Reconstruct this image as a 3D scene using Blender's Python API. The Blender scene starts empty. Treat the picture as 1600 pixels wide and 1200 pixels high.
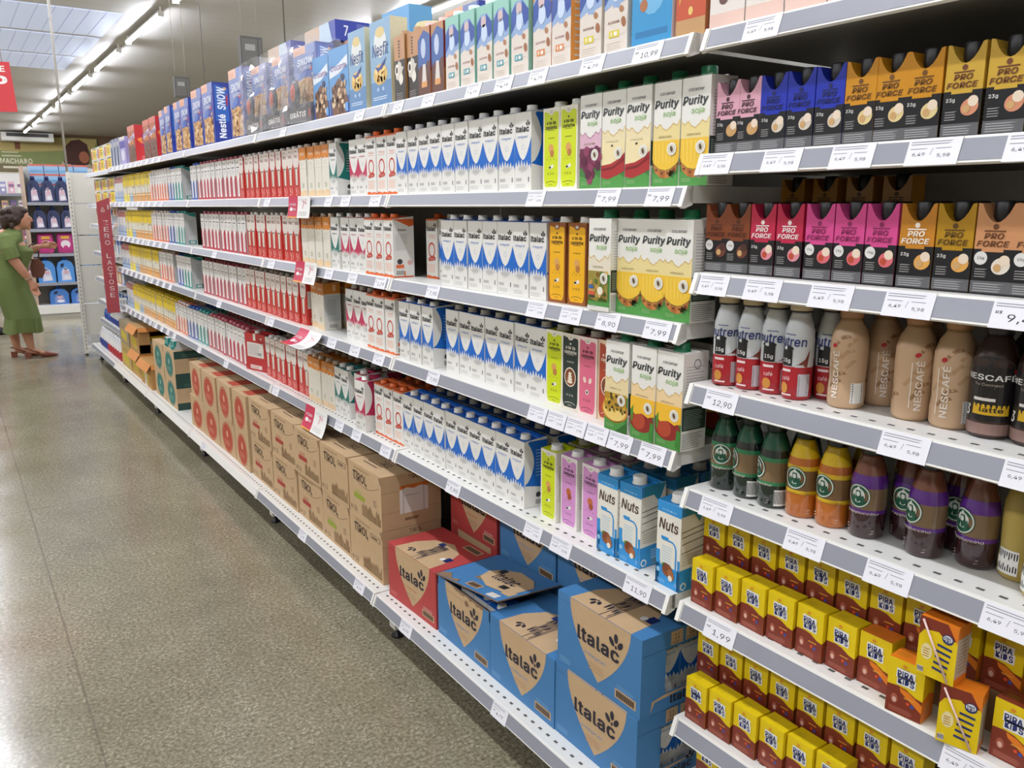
import bpy, math, os, random
from mathutils import Vector, Matrix

random.seed(7)
S = bpy.context.scene
COL = S.collection
R = math.radians
PI = math.pi

# ------------------------------------------------------------------ camera, world, exposure
cam_d = bpy.data.cameras.new('camera')
cam_d.sensor_width = 36.0
cam_d.lens = 36.0 * 1295.5 / 1600.0
cam_d.clip_start = 0.02
cam_d.clip_end = 200
cam = bpy.data.objects.new('camera', cam_d)
COL.objects.link(cam)
cam.location = (-1.183, -1.1566, 1.47)
cam.rotation_euler = (R(90 - 12.052), 0, R(-34.065))
S.camera = cam
S.view_settings.view_transform = 'Standard'
S.view_settings.look = 'None'
S.view_settings.gamma = 1.0
S.view_settings.use_curve_mapping = False
S.view_settings.exposure = 0.0
S.cycles.use_denoising = True
S.cycles.max_bounces = 8
S.cycles.diffuse_bounces = 4
S.cycles.glossy_bounces = 4
S.cycles.transmission_bounces = 6
S.cycles.transparent_max_bounces = 12
S.cycles.caustics_reflective = False
S.cycles.caustics_refractive = False
S.cycles.sample_clamp_indirect = 6.0
W = bpy.data.worlds.new('world')
S.world = W
W.use_nodes = True
W.node_tree.nodes['Background'].inputs[0].default_value = (0.9, 0.95, 1.0, 1)
W.node_tree.nodes['Background'].inputs[1].default_value = 0.35
TUBE_POWER = 112.0

# ------------------------------------------------------------------ materials
def lin(h):
    h = h.lstrip('#')
    out = []
    for i in (0, 2, 4):
        c = int(h[i:i + 2], 16) / 255.0
        out.append(c / 12.92 if c <= 0.04045 else ((c + 0.055) / 1.055) ** 2.4)
    return (out[0], out[1], out[2], 1.0)

MATS = {}
def M(h, rough=0.42, metal=0.0, spec=0.5, noise=0.0, key=None, emit=0.0, scale=40.0, coat=0.0, alpha=1.0, bump=0.0):
    """Principled material from a hex colour; noise adds a soft procedural mottling of the colour."""
    k = key or (h, rough, metal, noise, emit, coat, alpha)
    if k in MATS:
        return MATS[k]
    m = bpy.data.materials.new(key if key else 'print_' + h)
    m.use_nodes = True
    nt = m.node_tree
    b = nt.nodes['Principled BSDF']
    c = lin(h)
    b.inputs['Base Color'].default_value = c
    b.inputs['Roughness'].default_value = rough
    b.inputs['Metallic'].default_value = metal
    b.inputs['Specular IOR Level'].default_value = spec
    b.inputs['Coat Weight'].default_value = coat
    b.inputs['Alpha'].default_value = alpha
    if emit:
        b.inputs['Emission Color'].default_value = c
        b.inputs['Emission Strength'].default_value = emit
    if noise or bump:
        tc = nt.nodes.new('ShaderNodeTexCoord')
        n = nt.nodes.new('ShaderNodeTexNoise')
        n.inputs['Scale'].default_value = scale
        n.inputs['Detail'].default_value = 5
        nt.links.new(tc.outputs['Object'], n.inputs['Vector'])
        if noise:
            mx = nt.nodes.new('ShaderNodeMixRGB')
            mx.blend_type = 'MULTIPLY'
            mx.inputs[0].default_value = noise
            mx.inputs[1].default_value = c
            nt.links.new(n.outputs['Fac'], mx.inputs[2])
            gm = nt.nodes.new('ShaderNodeBrightContrast')
            gm.inputs['Bright'].default_value = 0.12 * noise
            nt.links.new(mx.outputs[0], gm.inputs[0])
            nt.links.new(gm.outputs[0], b.inputs['Base Color'])
        if bump:
            bp = nt.nodes.new('ShaderNodeBump')
            bp.inputs['Strength'].default_value = bump
            bp.inputs['Distance'].default_value = 0.002
            nt.links.new(n.outputs['Fac'], bp.inputs['Height'])
            nt.links.new(bp.outputs[0], b.inputs['Normal'])
    MATS[k] = m
    return m

WHITE = M('ecebe6')
INK = M('1c1b1d')
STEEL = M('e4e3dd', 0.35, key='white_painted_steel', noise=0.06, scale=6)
RAIL = M('8f919b', 0.34, key='grey_price_rail', noise=0.10, scale=9)
RAILW = M('eceae4', 0.35, key='white_rail_edge')
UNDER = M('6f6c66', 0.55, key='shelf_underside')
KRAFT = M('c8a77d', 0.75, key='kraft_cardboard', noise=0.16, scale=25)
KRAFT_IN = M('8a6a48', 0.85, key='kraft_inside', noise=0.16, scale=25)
BLACKP = M('151518', 0.4, key='black_plastic')

def floor_material():
    m = bpy.data.materials.new('polished_terrazzo')
    m.use_nodes = True
    nt = m.node_tree
    N, Lk = nt.nodes, nt.links
    b = N['Principled BSDF']
    tc = N.new('ShaderNodeTexCoord')
    def noise(sc, det=3.0, rough=0.55):
        n = N.new('ShaderNodeTexNoise')
        n.inputs['Scale'].default_value = sc
        n.inputs['Detail'].default_value = det
        n.inputs['Roughness'].default_value = rough
        Lk.new(tc.outputs['Object'], n.inputs['Vector'])
        return n
    def ramp(src, stops):
        r = N.new('ShaderNodeValToRGB')
        e = r.color_ramp.elements
        while len(e) < len(stops):
            e.new(0.5)
        for el, (p, c) in zip(e, stops):
            el.position = p
            el.color = c
        Lk.new(src, r.inputs[0])
        return r
    grain = ramp(noise(88, 5, 0.72).outputs['Fac'], [(0.34, lin('69634f')), (0.46, lin('878069')), (0.56, lin('9a937c')), (0.67, lin('bfb8a2'))])
    vo = N.new('ShaderNodeTexVoronoi'); vo.feature = 'F1'; vo.inputs['Scale'].default_value = 85
    wob = noise(30, 3); vm = N.new('ShaderNodeMixRGB'); vm.inputs[0].default_value = .03
    Lk.new(tc.outputs['Object'], vm.inputs[1]); Lk.new(wob.outputs['Color'], vm.inputs[2]); Lk.new(vm.outputs[0], vo.inputs['Vector'])
    chip = ramp(vo.outputs['Distance'], [(0.16, (1, 1, 1, 1)), (0.42, (0, 0, 0, 1))])
    dens = ramp(noise(9, 4, .6).outputs['Fac'], [(0.38, (.05, .05, .05, 1)), (0.68, (.62, .62, .62, 1))])
    cm = N.new('ShaderNodeMath'); cm.operation = 'MULTIPLY'
    Lk.new(chip.outputs[0], cm.inputs[0]); Lk.new(dens.outputs[0], cm.inputs[1])
    gx = N.new('ShaderNodeMixRGB'); gx.inputs[2].default_value = lin('d8d2bd')
    Lk.new(cm.outputs[0], gx.inputs[0]); Lk.new(grain.outputs[0], gx.inputs[1])
    big = ramp(noise(1.1, 6, .65).outputs['Fac'], [(0.32, (0.70, 0.69, 0.66, 1)), (0.66, (1.0, 1.0, 1.0, 1))])
    mx = N.new('ShaderNodeMixRGB')
    mx.blend_type = 'MULTIPLY'
    mx.inputs[0].default_value = 1
    Lk.new(gx.outputs[0], mx.inputs[1])
    Lk.new(big.outputs[0], mx.inputs[2])
    # saw-cut joints every 2.4 m
    sep = N.new('ShaderNodeSeparateXYZ')
    Lk.new(tc.outputs['Object'], sep.inputs[0])
    def joint(sock, off, pitch):
        a = N.new('ShaderNodeMath'); a.operation = 'ADD'; a.inputs[1].default_value = off
        Lk.new(sock, a.inputs[0])
        p = N.new('ShaderNodeMath'); p.operation = 'PINGPONG'; p.inputs[1].default_value = pitch / 2
        Lk.new(a.outputs[0], p.inputs[0])
        g = N.new('ShaderNodeMath'); g.operation = 'LESS_THAN'; g.inputs[1].default_value = 0.0035
        Lk.new(p.outputs[0], g.inputs[0])
        return g
    j1 = joint(sep.outputs[0], 0.985, 2.4)
    j2 = joint(sep.outputs[1], -3.4, 4.8)
    ad = N.new('ShaderNodeMath'); ad.operation = 'MAXIMUM'
    Lk.new(j1.outputs[0], ad.inputs[0]); Lk.new(j2.outputs[0], ad.inputs[1])
    sc = N.new('ShaderNodeMath'); sc.operation = 'MULTIPLY'; sc.inputs[1].default_value = 0.45
    Lk.new(ad.outputs[0], sc.inputs[0])
    mj = N.new('ShaderNodeMixRGB')
    mj.inputs[2].default_value = lin('4c473d')
    Lk.new(sc.outputs[0], mj.inputs[0]); Lk.new(mx.outputs[0], mj.inputs[1])
    Lk.new(mj.outputs[0], b.inputs['Base Color'])
    rr = ramp(noise(3.0, 5).outputs['Fac'], [(0.3, (0.13, 0.13, 0.13, 1)), (0.7, (0.24, 0.24, 0.24, 1))])
    Lk.new(rr.outputs[0], b.inputs['Roughness'])
    b.inputs['Specular IOR Level'].default_value = 0.5
    return m

def ceiling_material():
    m = bpy.data.materials.new('glossy_ceiling_planks')
    m.use_nodes = True
    nt = m.node_tree
    N, Lk = nt.nodes, nt.links
    b = N['Principled BSDF']
    tc = N.new('ShaderNodeTexCoord')
    w = N.new('ShaderNodeTexWave')
    w.wave_type = 'BANDS'; w.bands_direction = 'Y'; w.wave_profile = 'SAW'
    w.inputs['Scale'].default_value = 0.8
    w.inputs['Distortion'].default_value = 0.0
    Lk.new(tc.outputs['Object'], w.inputs['Vector'])
    r = N.new('ShaderNodeValToRGB')
    r.color_ramp.elements[0].position = 0.0; r.color_ramp.elements[0].color = lin('b4b2b0')
    r.color_ramp.elements[1].position = 0.05; r.color_ramp.elements[1].color = lin('d2d0ce')
    Lk.new(w.outputs['Fac'], r.inputs[0])
    Lk.new(r.outputs[0], b.inputs['Base Color'])
    b.inputs['Roughness'].default_value = 0.42
    return m

# ------------------------------------------------------------------ mesh builder
class MB:
    def __init__(self):
        self.v, self.f, self.mi, self.mats, self.sm = [], [], [], [], []
    def mat(self, m):
        if m not in self.mats:
            self.mats.append(m)
        return self.mats.index(m)
    def poly(self, pts, m, smooth=False):
        n = len(self.v)
        self.v += [tuple(p) for p in pts]
        self.f.append(tuple(range(n, n + len(pts))))
        self.mi.append(self.mat(m)); self.sm.append(smooth)
    def mesh_part(self, verts, faces, m, smooth=False):
        n = len(self.v)
        self.v += [tuple(p) for p in verts]
        k = self.mat(m)
        for f in faces:
            self.f.append(tuple(i + n for i in f)); self.mi.append(k); self.sm.append(smooth)
    def box(self, x0, y0, z0, x1, y1, z1, m, front=None, right=None, top=None, back=None, left=None, bottom=None, skip=()):
        p = [(x0, y0, z0), (x1, y0, z0), (x1, y1, z0), (x0, y1, z0), (x0, y0, z1), (x1, y0, z1), (x1, y1, z1), (x0, y1, z1)]
        n = len(self.v)
        self.v += p
        for nm, q, mm in (('bottom', (0, 3, 2, 1), bottom), ('top', (4, 5, 6, 7), top), ('right', (0, 1, 5, 4), right),
                          ('back', (1, 2, 6, 5), back), ('left', (2, 3, 7, 6), left), ('front', (3, 0, 4, 7), front)):
            if nm in skip:
                continue
            self.f.append(tuple(i + n for i in q)); self.mi.append(self.mat(mm or m)); self.sm.append(False)
    def prism(self, prof, axis, a, b, m, side=None):
        """prof: 2-D outline; axis 'x' -> (y,z) outline extruded along x, 'y' -> (x,z), 'z' -> (x,y)."""
        def pt(p, t):
            return {'x': (t, p[0], p[1]), 'y': (p[0], t, p[1]), 'z': (p[0], p[1], t)}[axis]
        self.poly([pt(p, a) for p in prof], m)
        self.poly([pt(p, b) for p in reversed(prof)], m)
        n = len(prof)
        for i in range(n):
            p, q = prof[i], prof[(i + 1) % n]
            self.poly([pt(p, a), pt(p, b), pt(q, b), pt(q, a)], side or m)
    def lathe(self, prof, seg=24, c=(0, 0, 0), smooth=True, cap_bottom=True, cap_top=True):
        """prof: [(r, z, material of the band that starts here)]"""
        rings = []
        for r, z, m in prof:
            n = len(self.v)
            for k in range(seg):
                a = 2 * PI * k / seg
                self.v.append((c[0] + r * math.cos(a), c[1] + r * math.sin(a), c[2] + z))
            rings.append(n)
        for i in range(len(prof) - 1):
            k_ = self.mat(prof[i][2])
            for k in range(seg):
                j = (k + 1) % seg
                self.f.append((rings[i] + k, rings[i] + j, rings[i + 1] + j, rings[i + 1] + k))
                self.mi.append(k_); self.sm.append(smooth)
        if cap_bottom:
            self.f.append(tuple(rings[0] + k for k in reversed(range(seg)))); self.mi.append(self.mat(prof[0][2])); self.sm.append(False)
        if cap_top:
            self.f.append(tuple(rings[-1] + k for k in range(seg))); self.mi.append(self.mat(prof[-1][2])); self.sm.append(False)
    def tube(self, pts, rad, m, seg=10, smooth=True, squash=None):
        """rings along a path; rad a number or one per point; squash (a,b) scales the ring's two axes."""
        P = [Vector(p) for p in pts]
        rs = rad if isinstance(rad, (list, tuple)) else [rad] * len(P)
        rings = []
        ref = Vector((0, 1, 0))
        for i, p in enumerate(P):
            d = (P[min(i + 1, len(P) - 1)] - P[max(i - 1, 0)]).normalized()
            rf = ref if abs(d.dot(ref)) < 0.95 else Vector((1, 0, 0))
            a = d.cross(rf).normalized(); b = a.cross(d).normalized()
            sa, sb = squash[i] if isinstance(squash, list) else (squash or (1, 1))
            n = len(self.v)
            for k in range(seg):
                t = 2 * PI * k / seg
                q = p + a * (rs[i] * sa * math.cos(t)) + b * (rs[i] * sb * math.sin(t))
                self.v.append(tuple(q))
            rings.append(n)
        k_ = self.mat(m)
        for i in range(len(P) - 1):
            for k in range(seg):
                j = (k + 1) % seg
                self.f.append((rings[i] + k, rings[i] + j, rings[i + 1] + j, rings[i + 1] + k)); self.mi.append(k_); self.sm.append(smooth)
        self.f.append(tuple(rings[0] + k for k in reversed(range(seg)))); self.mi.append(k_); self.sm.append(smooth)
        self.f.append(tuple(rings[-1] + k for k in range(seg))); self.mi.append(k_); self.sm.append(smooth)
    def ball(self, c, r, m, seg=14, rings=9):
        """ellipsoid, r a number or (rx, ry, rz)"""
        rx, ry, rz = r if isinstance(r, (list, tuple)) else (r, r, r)
        n = len(self.v)
        self.v.append((c[0], c[1], c[2] - rz))
        for i in range(1, rings):
            t = PI * i / rings
            for k in range(seg):
                a = 2 * PI * k / seg
                self.v.append((c[0] + rx * math.sin(t) * math.cos(a), c[1] + ry * math.sin(t) * math.sin(a), c[2] - rz * math.cos(t)))
        self.v.append((c[0], c[1], c[2] + rz))
        e = len(self.v) - 1
        k_ = self.mat(m)
        def add(f):
            self.f.append(f); self.mi.append(k_); self.sm.append(True)
        for k in range(seg):
            add((n, n + 1 + (k + 1) % seg, n + 1 + k))
            add((e, e - seg + k, e - seg + (k + 1) % seg))
        for i in range(rings - 2):
            for k in range(seg):
                a, b = n + 1 + i * seg + k, n + 1 + i * seg + (k + 1) % seg
                add((a, b, b + seg, a + seg))
    def mesh(self, name):
        me = bpy.data.meshes.new(name)
        me.from_pydata(self.v, [], self.f)
        for m in self.mats:
            me.materials.append(m)
        me.polygons.foreach_set('material_index', self.mi)
        me.polygons.foreach_set('use_smooth', self.sm)
        me.update()
        return me

def link(name, me, parent=None, loc=(0, 0, 0), rot=(0, 0, 0)):
    o = bpy.data.objects.new(name, me)
    COL.objects.link(o)
    o.location = loc
    o.rotation_euler = rot
    if parent is not None:
        o.parent = parent
    return o

def tag(o, label, cat, group=None):
    o['label'] = label
    o['category'] = cat
    if group:
        o['group'] = group
    return o

def thing(name, label, cat, loc=(0, 0, 0), rot=(0, 0, 0), group=None):
    return tag(link(name, None, None, loc, rot), label, cat, group)

def structure(name, me, loc=(0, 0, 0)):
    o = link(name, me, None, loc)
    o['kind'] = 'structure'
    return o

# ------------------------------------------------------------------ printing on faces
_glyph = {}
FONT = None
try:        # the interface typeface that ships inside Blender; the built-in one serves if it is missing
    FONT = bpy.data.fonts.load(os.path.join(bpy.utils.system_resource('DATAFILES', path='fonts'), 'Inter.woff2'))
except Exception:
    FONT = None
def glyphs(s, bold, shear):
    k = (s, bold, shear)
    if k not in _glyph:
        cu = bpy.data.curves.new('lettering', 'FONT')
        cu.body = s.replace('I', 'l') if FONT else s      # a plain bar, as printed, not the typeface's barred capital
        if FONT:
            cu.font = FONT
        cu.size = 1.0
        cu.offset = 0 if FONT else bold
        cu.shear = shear
        cu.space_character = 1.0 + bold * 2.2
        cu.resolution_u = 2
        ob = bpy.data.objects.new('lettering', cu)
        COL.objects.link(ob)
        me = bpy.data.meshes.new_from_object(ob)
        vs = [(v.co.x, v.co.y) for v in me.vertices]
        fs = [tuple(p.vertices) for p in me.polygons]
        bpy.data.objects.remove(ob); bpy.data.curves.remove(cu); bpy.data.meshes.remove(me)
        if FONT and bold:      # heavier strokes: the same outline stepped a little each way
            n, v0, f0 = len(vs), vs, fs
            vs, fs = [], []
            for q, (dx, dy) in enumerate(((-1, -.7), (1, -.7), (-1, .7), (1, .7))):
                vs += [(a + dx * bold * .85, b + dy * bold * .85) for a, b in v0]
                fs += [tuple(i + n * q for i in f) for f in f0]
        xs = [a for a, _ in vs]; ys = [b for _, b in vs]
        _glyph[k] = (vs, fs, (min(xs), max(xs), min(ys), max(ys)))
    return _glyph[k]

class Face:
    """A printable face: (0..1, 0..1) as the shopper sees it, u to the viewer's right, v up; each layer lifts 0.25 mm."""
    def __init__(self, mb, o, u, v, w, h, curve=None):
        self.mb, self.o, self.u, self.v, self.w, self.h = mb, Vector(o), Vector(u), Vector(v), w, h
        self.n = self.u.cross(self.v)
        self.curve = curve
    def p(self, a, b, layer):
        if self.curve:
            return self.curve(a, b, layer)
        return self.o + self.u * (a * self.w) + self.v * (b * self.h) + self.n * (0.00025 * layer)
    def poly(self, pts, m, layer=1):
        self.mb.poly([self.p(a, b, layer) for a, b in pts], m)
    def rect(self, a0, b0, a1, b1, m, layer=1):
        if self.curve:
            n = max(1, int(abs(a1 - a0) * 14))
            nv = max(1, int(abs(b1 - b0) * 10))
            for i in range(n):
                for j in range(nv):
                    x0, x1 = a0 + (a1 - a0) * i / n, a0 + (a1 - a0) * (i + 1) / n
                    y0, y1 = b0 + (b1 - b0) * j / nv, b0 + (b1 - b0) * (j + 1) / nv
                    self.poly([(x0, y0), (x1, y0), (x1, y1), (x0, y1)], m, layer)
        else:
            self.poly([(a0, b0), (a1, b0), (a1, b1), (a0, b1)], m, layer)
    def disc(self, a, b, ra, rb, m, layer=1, n=18, rot=0.0, t0=0, t1=2 * PI):
        c, s = math.cos(rot), math.sin(rot)
        q = []
        for i in range(n):
            t = t0 + (t1 - t0) * i / (n if t1 - t0 > 6.2 else n - 1)
            x, y = ra * self.w * math.cos(t), rb * self.h * math.sin(t)
            q.append((a + (x * c - y * s) / self.w, b + (x * s + y * c) / self.h))
        if self.curve and ra > 0.18:
            for i in range(n):
                self.poly([(a, b), q[i], q[(i + 1) % n]], m, layer)
        else:
            self.poly(q, m, layer)
    def ring(self, a, b, ra, rb, th, m, layer=1, n=22):
        for i in range(n):
            t, s = 2 * PI * i / n, 2 * PI * (i + 1) / n
            k = 1 - th
            self.poly([(a + ra * math.cos(t), b + rb * math.sin(t)), (a + ra * math.cos(s), b + rb * math.sin(s)),
                       (a + k * ra * math.cos(s), b + k * rb * math.sin(s)), (a + k * ra * math.cos(t), b + k * rb * math.sin(t))], m, layer)
    def blob(self, a, b, ra, rb, m, layer=1, n=16, jag=0.2, seed=1):
        rnd = random.Random(seed)
        self.poly([(a + ra * math.cos(2 * PI * i / n) * (1 - jag * rnd.random()), b + rb * math.sin(2 * PI * i / n) * (1 - jag * rnd.random())) for i in range(n)], m, layer)
    def text(self, s, a, b, wd, ht, m, layer=2, bold=0.0, shear=0.0, rot=0):
        """centred at (a, b); wd, ht as fractions of the face; rot in quarter turns"""
        vs, fs, (x0, x1, y0, y1) = glyphs(s, bold, shear)
        W_, H_ = wd * self.w, ht * self.h
        if rot:
            W_, H_ = ht * self.h, wd * self.w
        out = []
        n4 = len(vs) // 4 if FONT and bold else 10 ** 9
        for i, (x, y) in enumerate(vs):
            X = ((x - x0) / (x1 - x0) - 0.5) * W_
            Y = ((y - y0) / (y1 - y0) - 0.5) * H_
            for _ in range(rot % 4):
                X, Y = -Y, X
            out.append(self.p(a + X / self.w, b + Y / self.h, layer + .2 * (i // n4)))
        self.mb.mesh_part(out, fs, m)
    def lines(self, a0, a1, b0, b1, n, m, layer=1, fill=0.45, seed=3):
        rnd = random.Random(seed)
        st = (b1 - b0) / n
        for i in range(n):
            y = b0 + st * i
            self.poly([(a0, y), (a0 + (a1 - a0) * (0.7 + 0.3 * rnd.random()), y), (a0 + (a1 - a0) * (0.7 + 0.3 * rnd.random()), y + st * fill), (a0, y + st * fill)], m, layer)
    def barcode(self, a0, b0, a1, b1, layer=1, vert=False, bg=None):
        self.rect(a0, b0, a1, b1, bg or WHITE, layer)
        n = 9
        for i in range(n):
            t = (i + 0.2) / n
            if vert:
                self.poly([(a0 + .1 * (a1 - a0), b0 + (b1 - b0) * t), (a1 - .1 * (a1 - a0), b0 + (b1 - b0) * t), (a1 - .1 * (a1 - a0), b0 + (b1 - b0) * (t + .06)), (a0 + .1 * (a1 - a0), b0 + (b1 - b0) * (t + .06))], INK, layer + 1)
            else:
                x = a0 + (a1 - a0) * t
                self.poly([(x, b0 + .12 * (b1 - b0)), (x + (a1 - a0) * .055, b0 + .12 * (b1 - b0)), (x + (a1 - a0) * .055, b1 - .08 * (b1 - b0)), (x, b1 - .08 * (b1 - b0))], INK, layer + 1)

def faces_of(mb, w, d, h):
    """front, right-hand side (towards -y) and top of a pack standing with its front on x = 0"""
    return (Face(mb, (0, w / 2, 0), (0, -1, 0), (0, 0, 1), w, h),
            Face(mb, (0, -w / 2, 0), (1, 0, 0), (0, 0, 1), d, h),
            Face(mb, (0, w / 2, h), (0, -1, 0), (1, 0, 0), w, d))

def leaf_mark(F, a, b, s, m, layer=2):
    """the three little leaves over the last letter of the dairy wordmark"""
    r = F.w / F.h
    for ang, dx, dy in ((PI / 2 + .7, -.75, .45), (PI / 2, 0, 1.0), (PI / 2 - .7, .75, .45)):
        F.disc(a + dx * s, b + dy * s * r * 1.15, 0.36 * s, 0.62 * s * r * (1.0), m, layer, 10, ang - PI / 2)
    F.disc(a, b + 0.05 * s * r, 0.2 * s, 0.25 * s * r, m, layer, 8)

def wordmark(F, a, b, wd, ht, m, layer=3):
    F.text('Italac', a, b, wd, ht, m, layer, bold=0.032)
    leaf_mark(F, a + wd * 0.42, b + ht * 0.5, wd * 0.13, m, layer)

# ------------------------------------------------------------------ product kinds
CAP_W = M('e9e7e1', 0.35)
def cap_mesh(m, r=0.0135, h=0.014, name='cap'):
    mb = MB()
    mb.lathe([(r * 1.12, 0, m), (r * 1.12, 0.003, m), (r, 0.0035, m), (r, h - .0015, m), (r * .92, h, m)], 18)
    return mb.mesh(name)

def shield_curve(v0, v1, n=13, pw=1.25):
    return [(i / (n - 1), v0 + (v1 - v0) * abs(2 * i / (n - 1) - 1) ** pw) for i in range(n)]

def brick(w, d, h, body, top=None, side=None, slope=0.008, flap=None):
    """litre carton: front lower than the back, little folded ears at the top of the sides"""
    mb = MB()
    f, b = h - slope, h
    y0, y1 = -w / 2, w / 2
    mb.poly([(0, y1, 0), (0, y0, 0), (0, y0, f), (0, y1, f)], body)
    mb.poly([(0, y0, 0), (d, y0, 0), (d, y0, b), (0, y0, f)], side or body)
    mb.poly([(d, y1, 0), (0, y1, 0), (0, y1, f), (d, y1, b)], side or body)
    mb.poly([(d, y0, 0), (d, y1, 0), (d, y1, b), (d, y0, b)], side or body)
    mb.poly([(0, y1, f), (0, y0, f), (d, y0, b), (d, y1, b)], top or body)
    mb.poly([(0, y1, 0), (d, y1, 0), (d, y0, 0), (0, y0, 0)], body)
    # top seam
    mb.box(d * .62, y0, h - slope * .35, d * .66, y1, h + 0.0015, top or body)
    return mb

def carton_art(col, top, scheme):
    w, d, h = 0.0715, 0.075, 0.196
    C, T = M(col), M(top)
    body = M('e8e6e0')
    mb = brick(w, d, h, body, T, body)
    F, Rt, Tp = faces_of(mb, w, d, h)
    if scheme == 'milk':
        up = shield_curve(0.375, 0.655, 15, 1.75)
        rnd = random.Random(5)
        low = [(i / 12, 0.300 + (0.07 if i % 2 else -0.01) * (0.5 + rnd.random()) * (1 - abs(i / 6 - 1) * 0.35)) for i in range(13)]
        low[0] = (0, .265); low[-1] = (1, .265)
        F.poly(list(reversed(up)) + low, C, 1)
        F.blob(.5, .27, .40, .055, M('d3d1cc'), 1, 20, .35, 4)
        F.disc(.5, .27, .22, .028, M('c2c0bc'), 2)
        wordmark(F, .47, .755, .80, .075, INK)
        F.text('Integral', .48, .655, .60, .040, M('5b84c8') if col == '0a66c4' else C, 2, 0, .3)
        F.ring(.5, .53, .09, .033, .2, M('b9c3d2'), 1, 12)
        F.rect(.08, .115, .42, .155, M('b9b8b5'), 1)
        F.rect(.82, .105, .88, .165, M('6a6a6c'), 1)
        F.lines(.08, .75, .035, .09, 3, M('c5c4c0'), 1)
        # side panel: colour wraps round the white shield's shoulder
        n = 10
        edge = [(0.42 * math.sin(PI * (0.08 + 0.84 * i / n)) ** .7, .37 + (.93 - .37) * i / n) for i in range(n + 1)]
        Rt.poly([(0, .33), (1, .26), (1, .955), (.2, .955)] + list(reversed(edge)), C, 1)
        Rt.lines(.5, .93, .45, .86, 9, M('9fb4cf') if col == '0a66c4' else M('d9c9cc'), 2, .25)
        Rt.disc(.62, .17, .11, .04, M('34353a'), 1, 14)
        Rt.barcode(.5, .02, .86, .11, 1)
        F.rect(0, .945, 1, .959, M('dcdad4'), 1)
    elif scheme == 'zero':
        O = M('dd5a2a'); Rd = M('c9402c')
        F.rect(0, .935, 1, .958, C, 1)
        wordmark(F, .47, .80, .80, .07, INK)
        F.text('ZERO', .5, .69, .62, .03, M('e2896a'), 2)
        F.rect(.2, .645, .8, .655, M('e9b39d'), 1)
        F.ring(.5, .46, .30, .125, .24, Rd, 2)
        F.poly([(.18, .315), (.28, .34), (.72, .36), (.84, .345), (.80, .30), (.22, .275)], Rd, 3)
        F.text('LACTOSE', .5, .318, .45, .02, body, 4)
        F.lines(.12, .9, .10, .24, 6, M('efc3ae'), 1, .5)
        F.poly([(0, 0), (1, 0), (1, .03), (.7, .045), (.5, .03), (.2, .05), (0, .04)], C, 1)
        Rt.poly([(0, .955), (1, .955), (1, .86), (.8, .83), (.5, .88), (.2, .93)], C, 1)
        Rt.text('Italac', .45, .78, .42, .035, INK, 2, .02)
        Rt.lines(.12, .75, .45, .72, 12, M('c2bfbb'), 1, .4)
        Rt.disc(.3, .26, .13, .045, M('3c3c40'), 1, 14)
        Rt.rect(.12, .15, .5, .21, M('dd6a3c'), 1)
        Rt.barcode(.12, .03, .5, .12, 1)
        Rt.disc(.78, .24, .12, .04, M('d7a9a0'), 1, 12)
        Rt.rect(0, 0, .95, .02, C, 1)
        Rt.rect(.5, .02, .56, .1, C, 1)
    return mb.mesh('milk_carton')

def variant(name, body_fn, cap, pos, desc, cat='carton', obname='milk_carton', cap_name='cap', extra=None):
    KINDS[name] = dict(body=body_fn, cap=cap, pos=pos, desc=desc, cat=cat, name=obname, cap_name=cap_name, me=None, cme=None, extra=extra)

KINDS = {}
CP = (0.020, -0.012, 0.190)
variant('blue', lambda: carton_art('0a66c4', '1560c0', 'milk'), lambda: cap_mesh(CAP_W), CP, 'white and blue milk carton')
variant('pink', lambda: carton_art('c02c57', 'b32a52', 'milk'), lambda: cap_mesh(CAP_W), CP, 'white and crimson milk carton')
variant('teal', lambda: carton_art('18756c', '1c6e68', 'milk'), lambda: cap_mesh(CAP_W), CP, 'white and teal milk carton')
variant('zero', lambda: carton_art('e06526', 'e0672b', 'zero'), lambda: cap_mesh(M('e0672b')), CP, 'orange-topped zero milk carton', 'carton', 'lactose_free_milk_carton')

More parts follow.
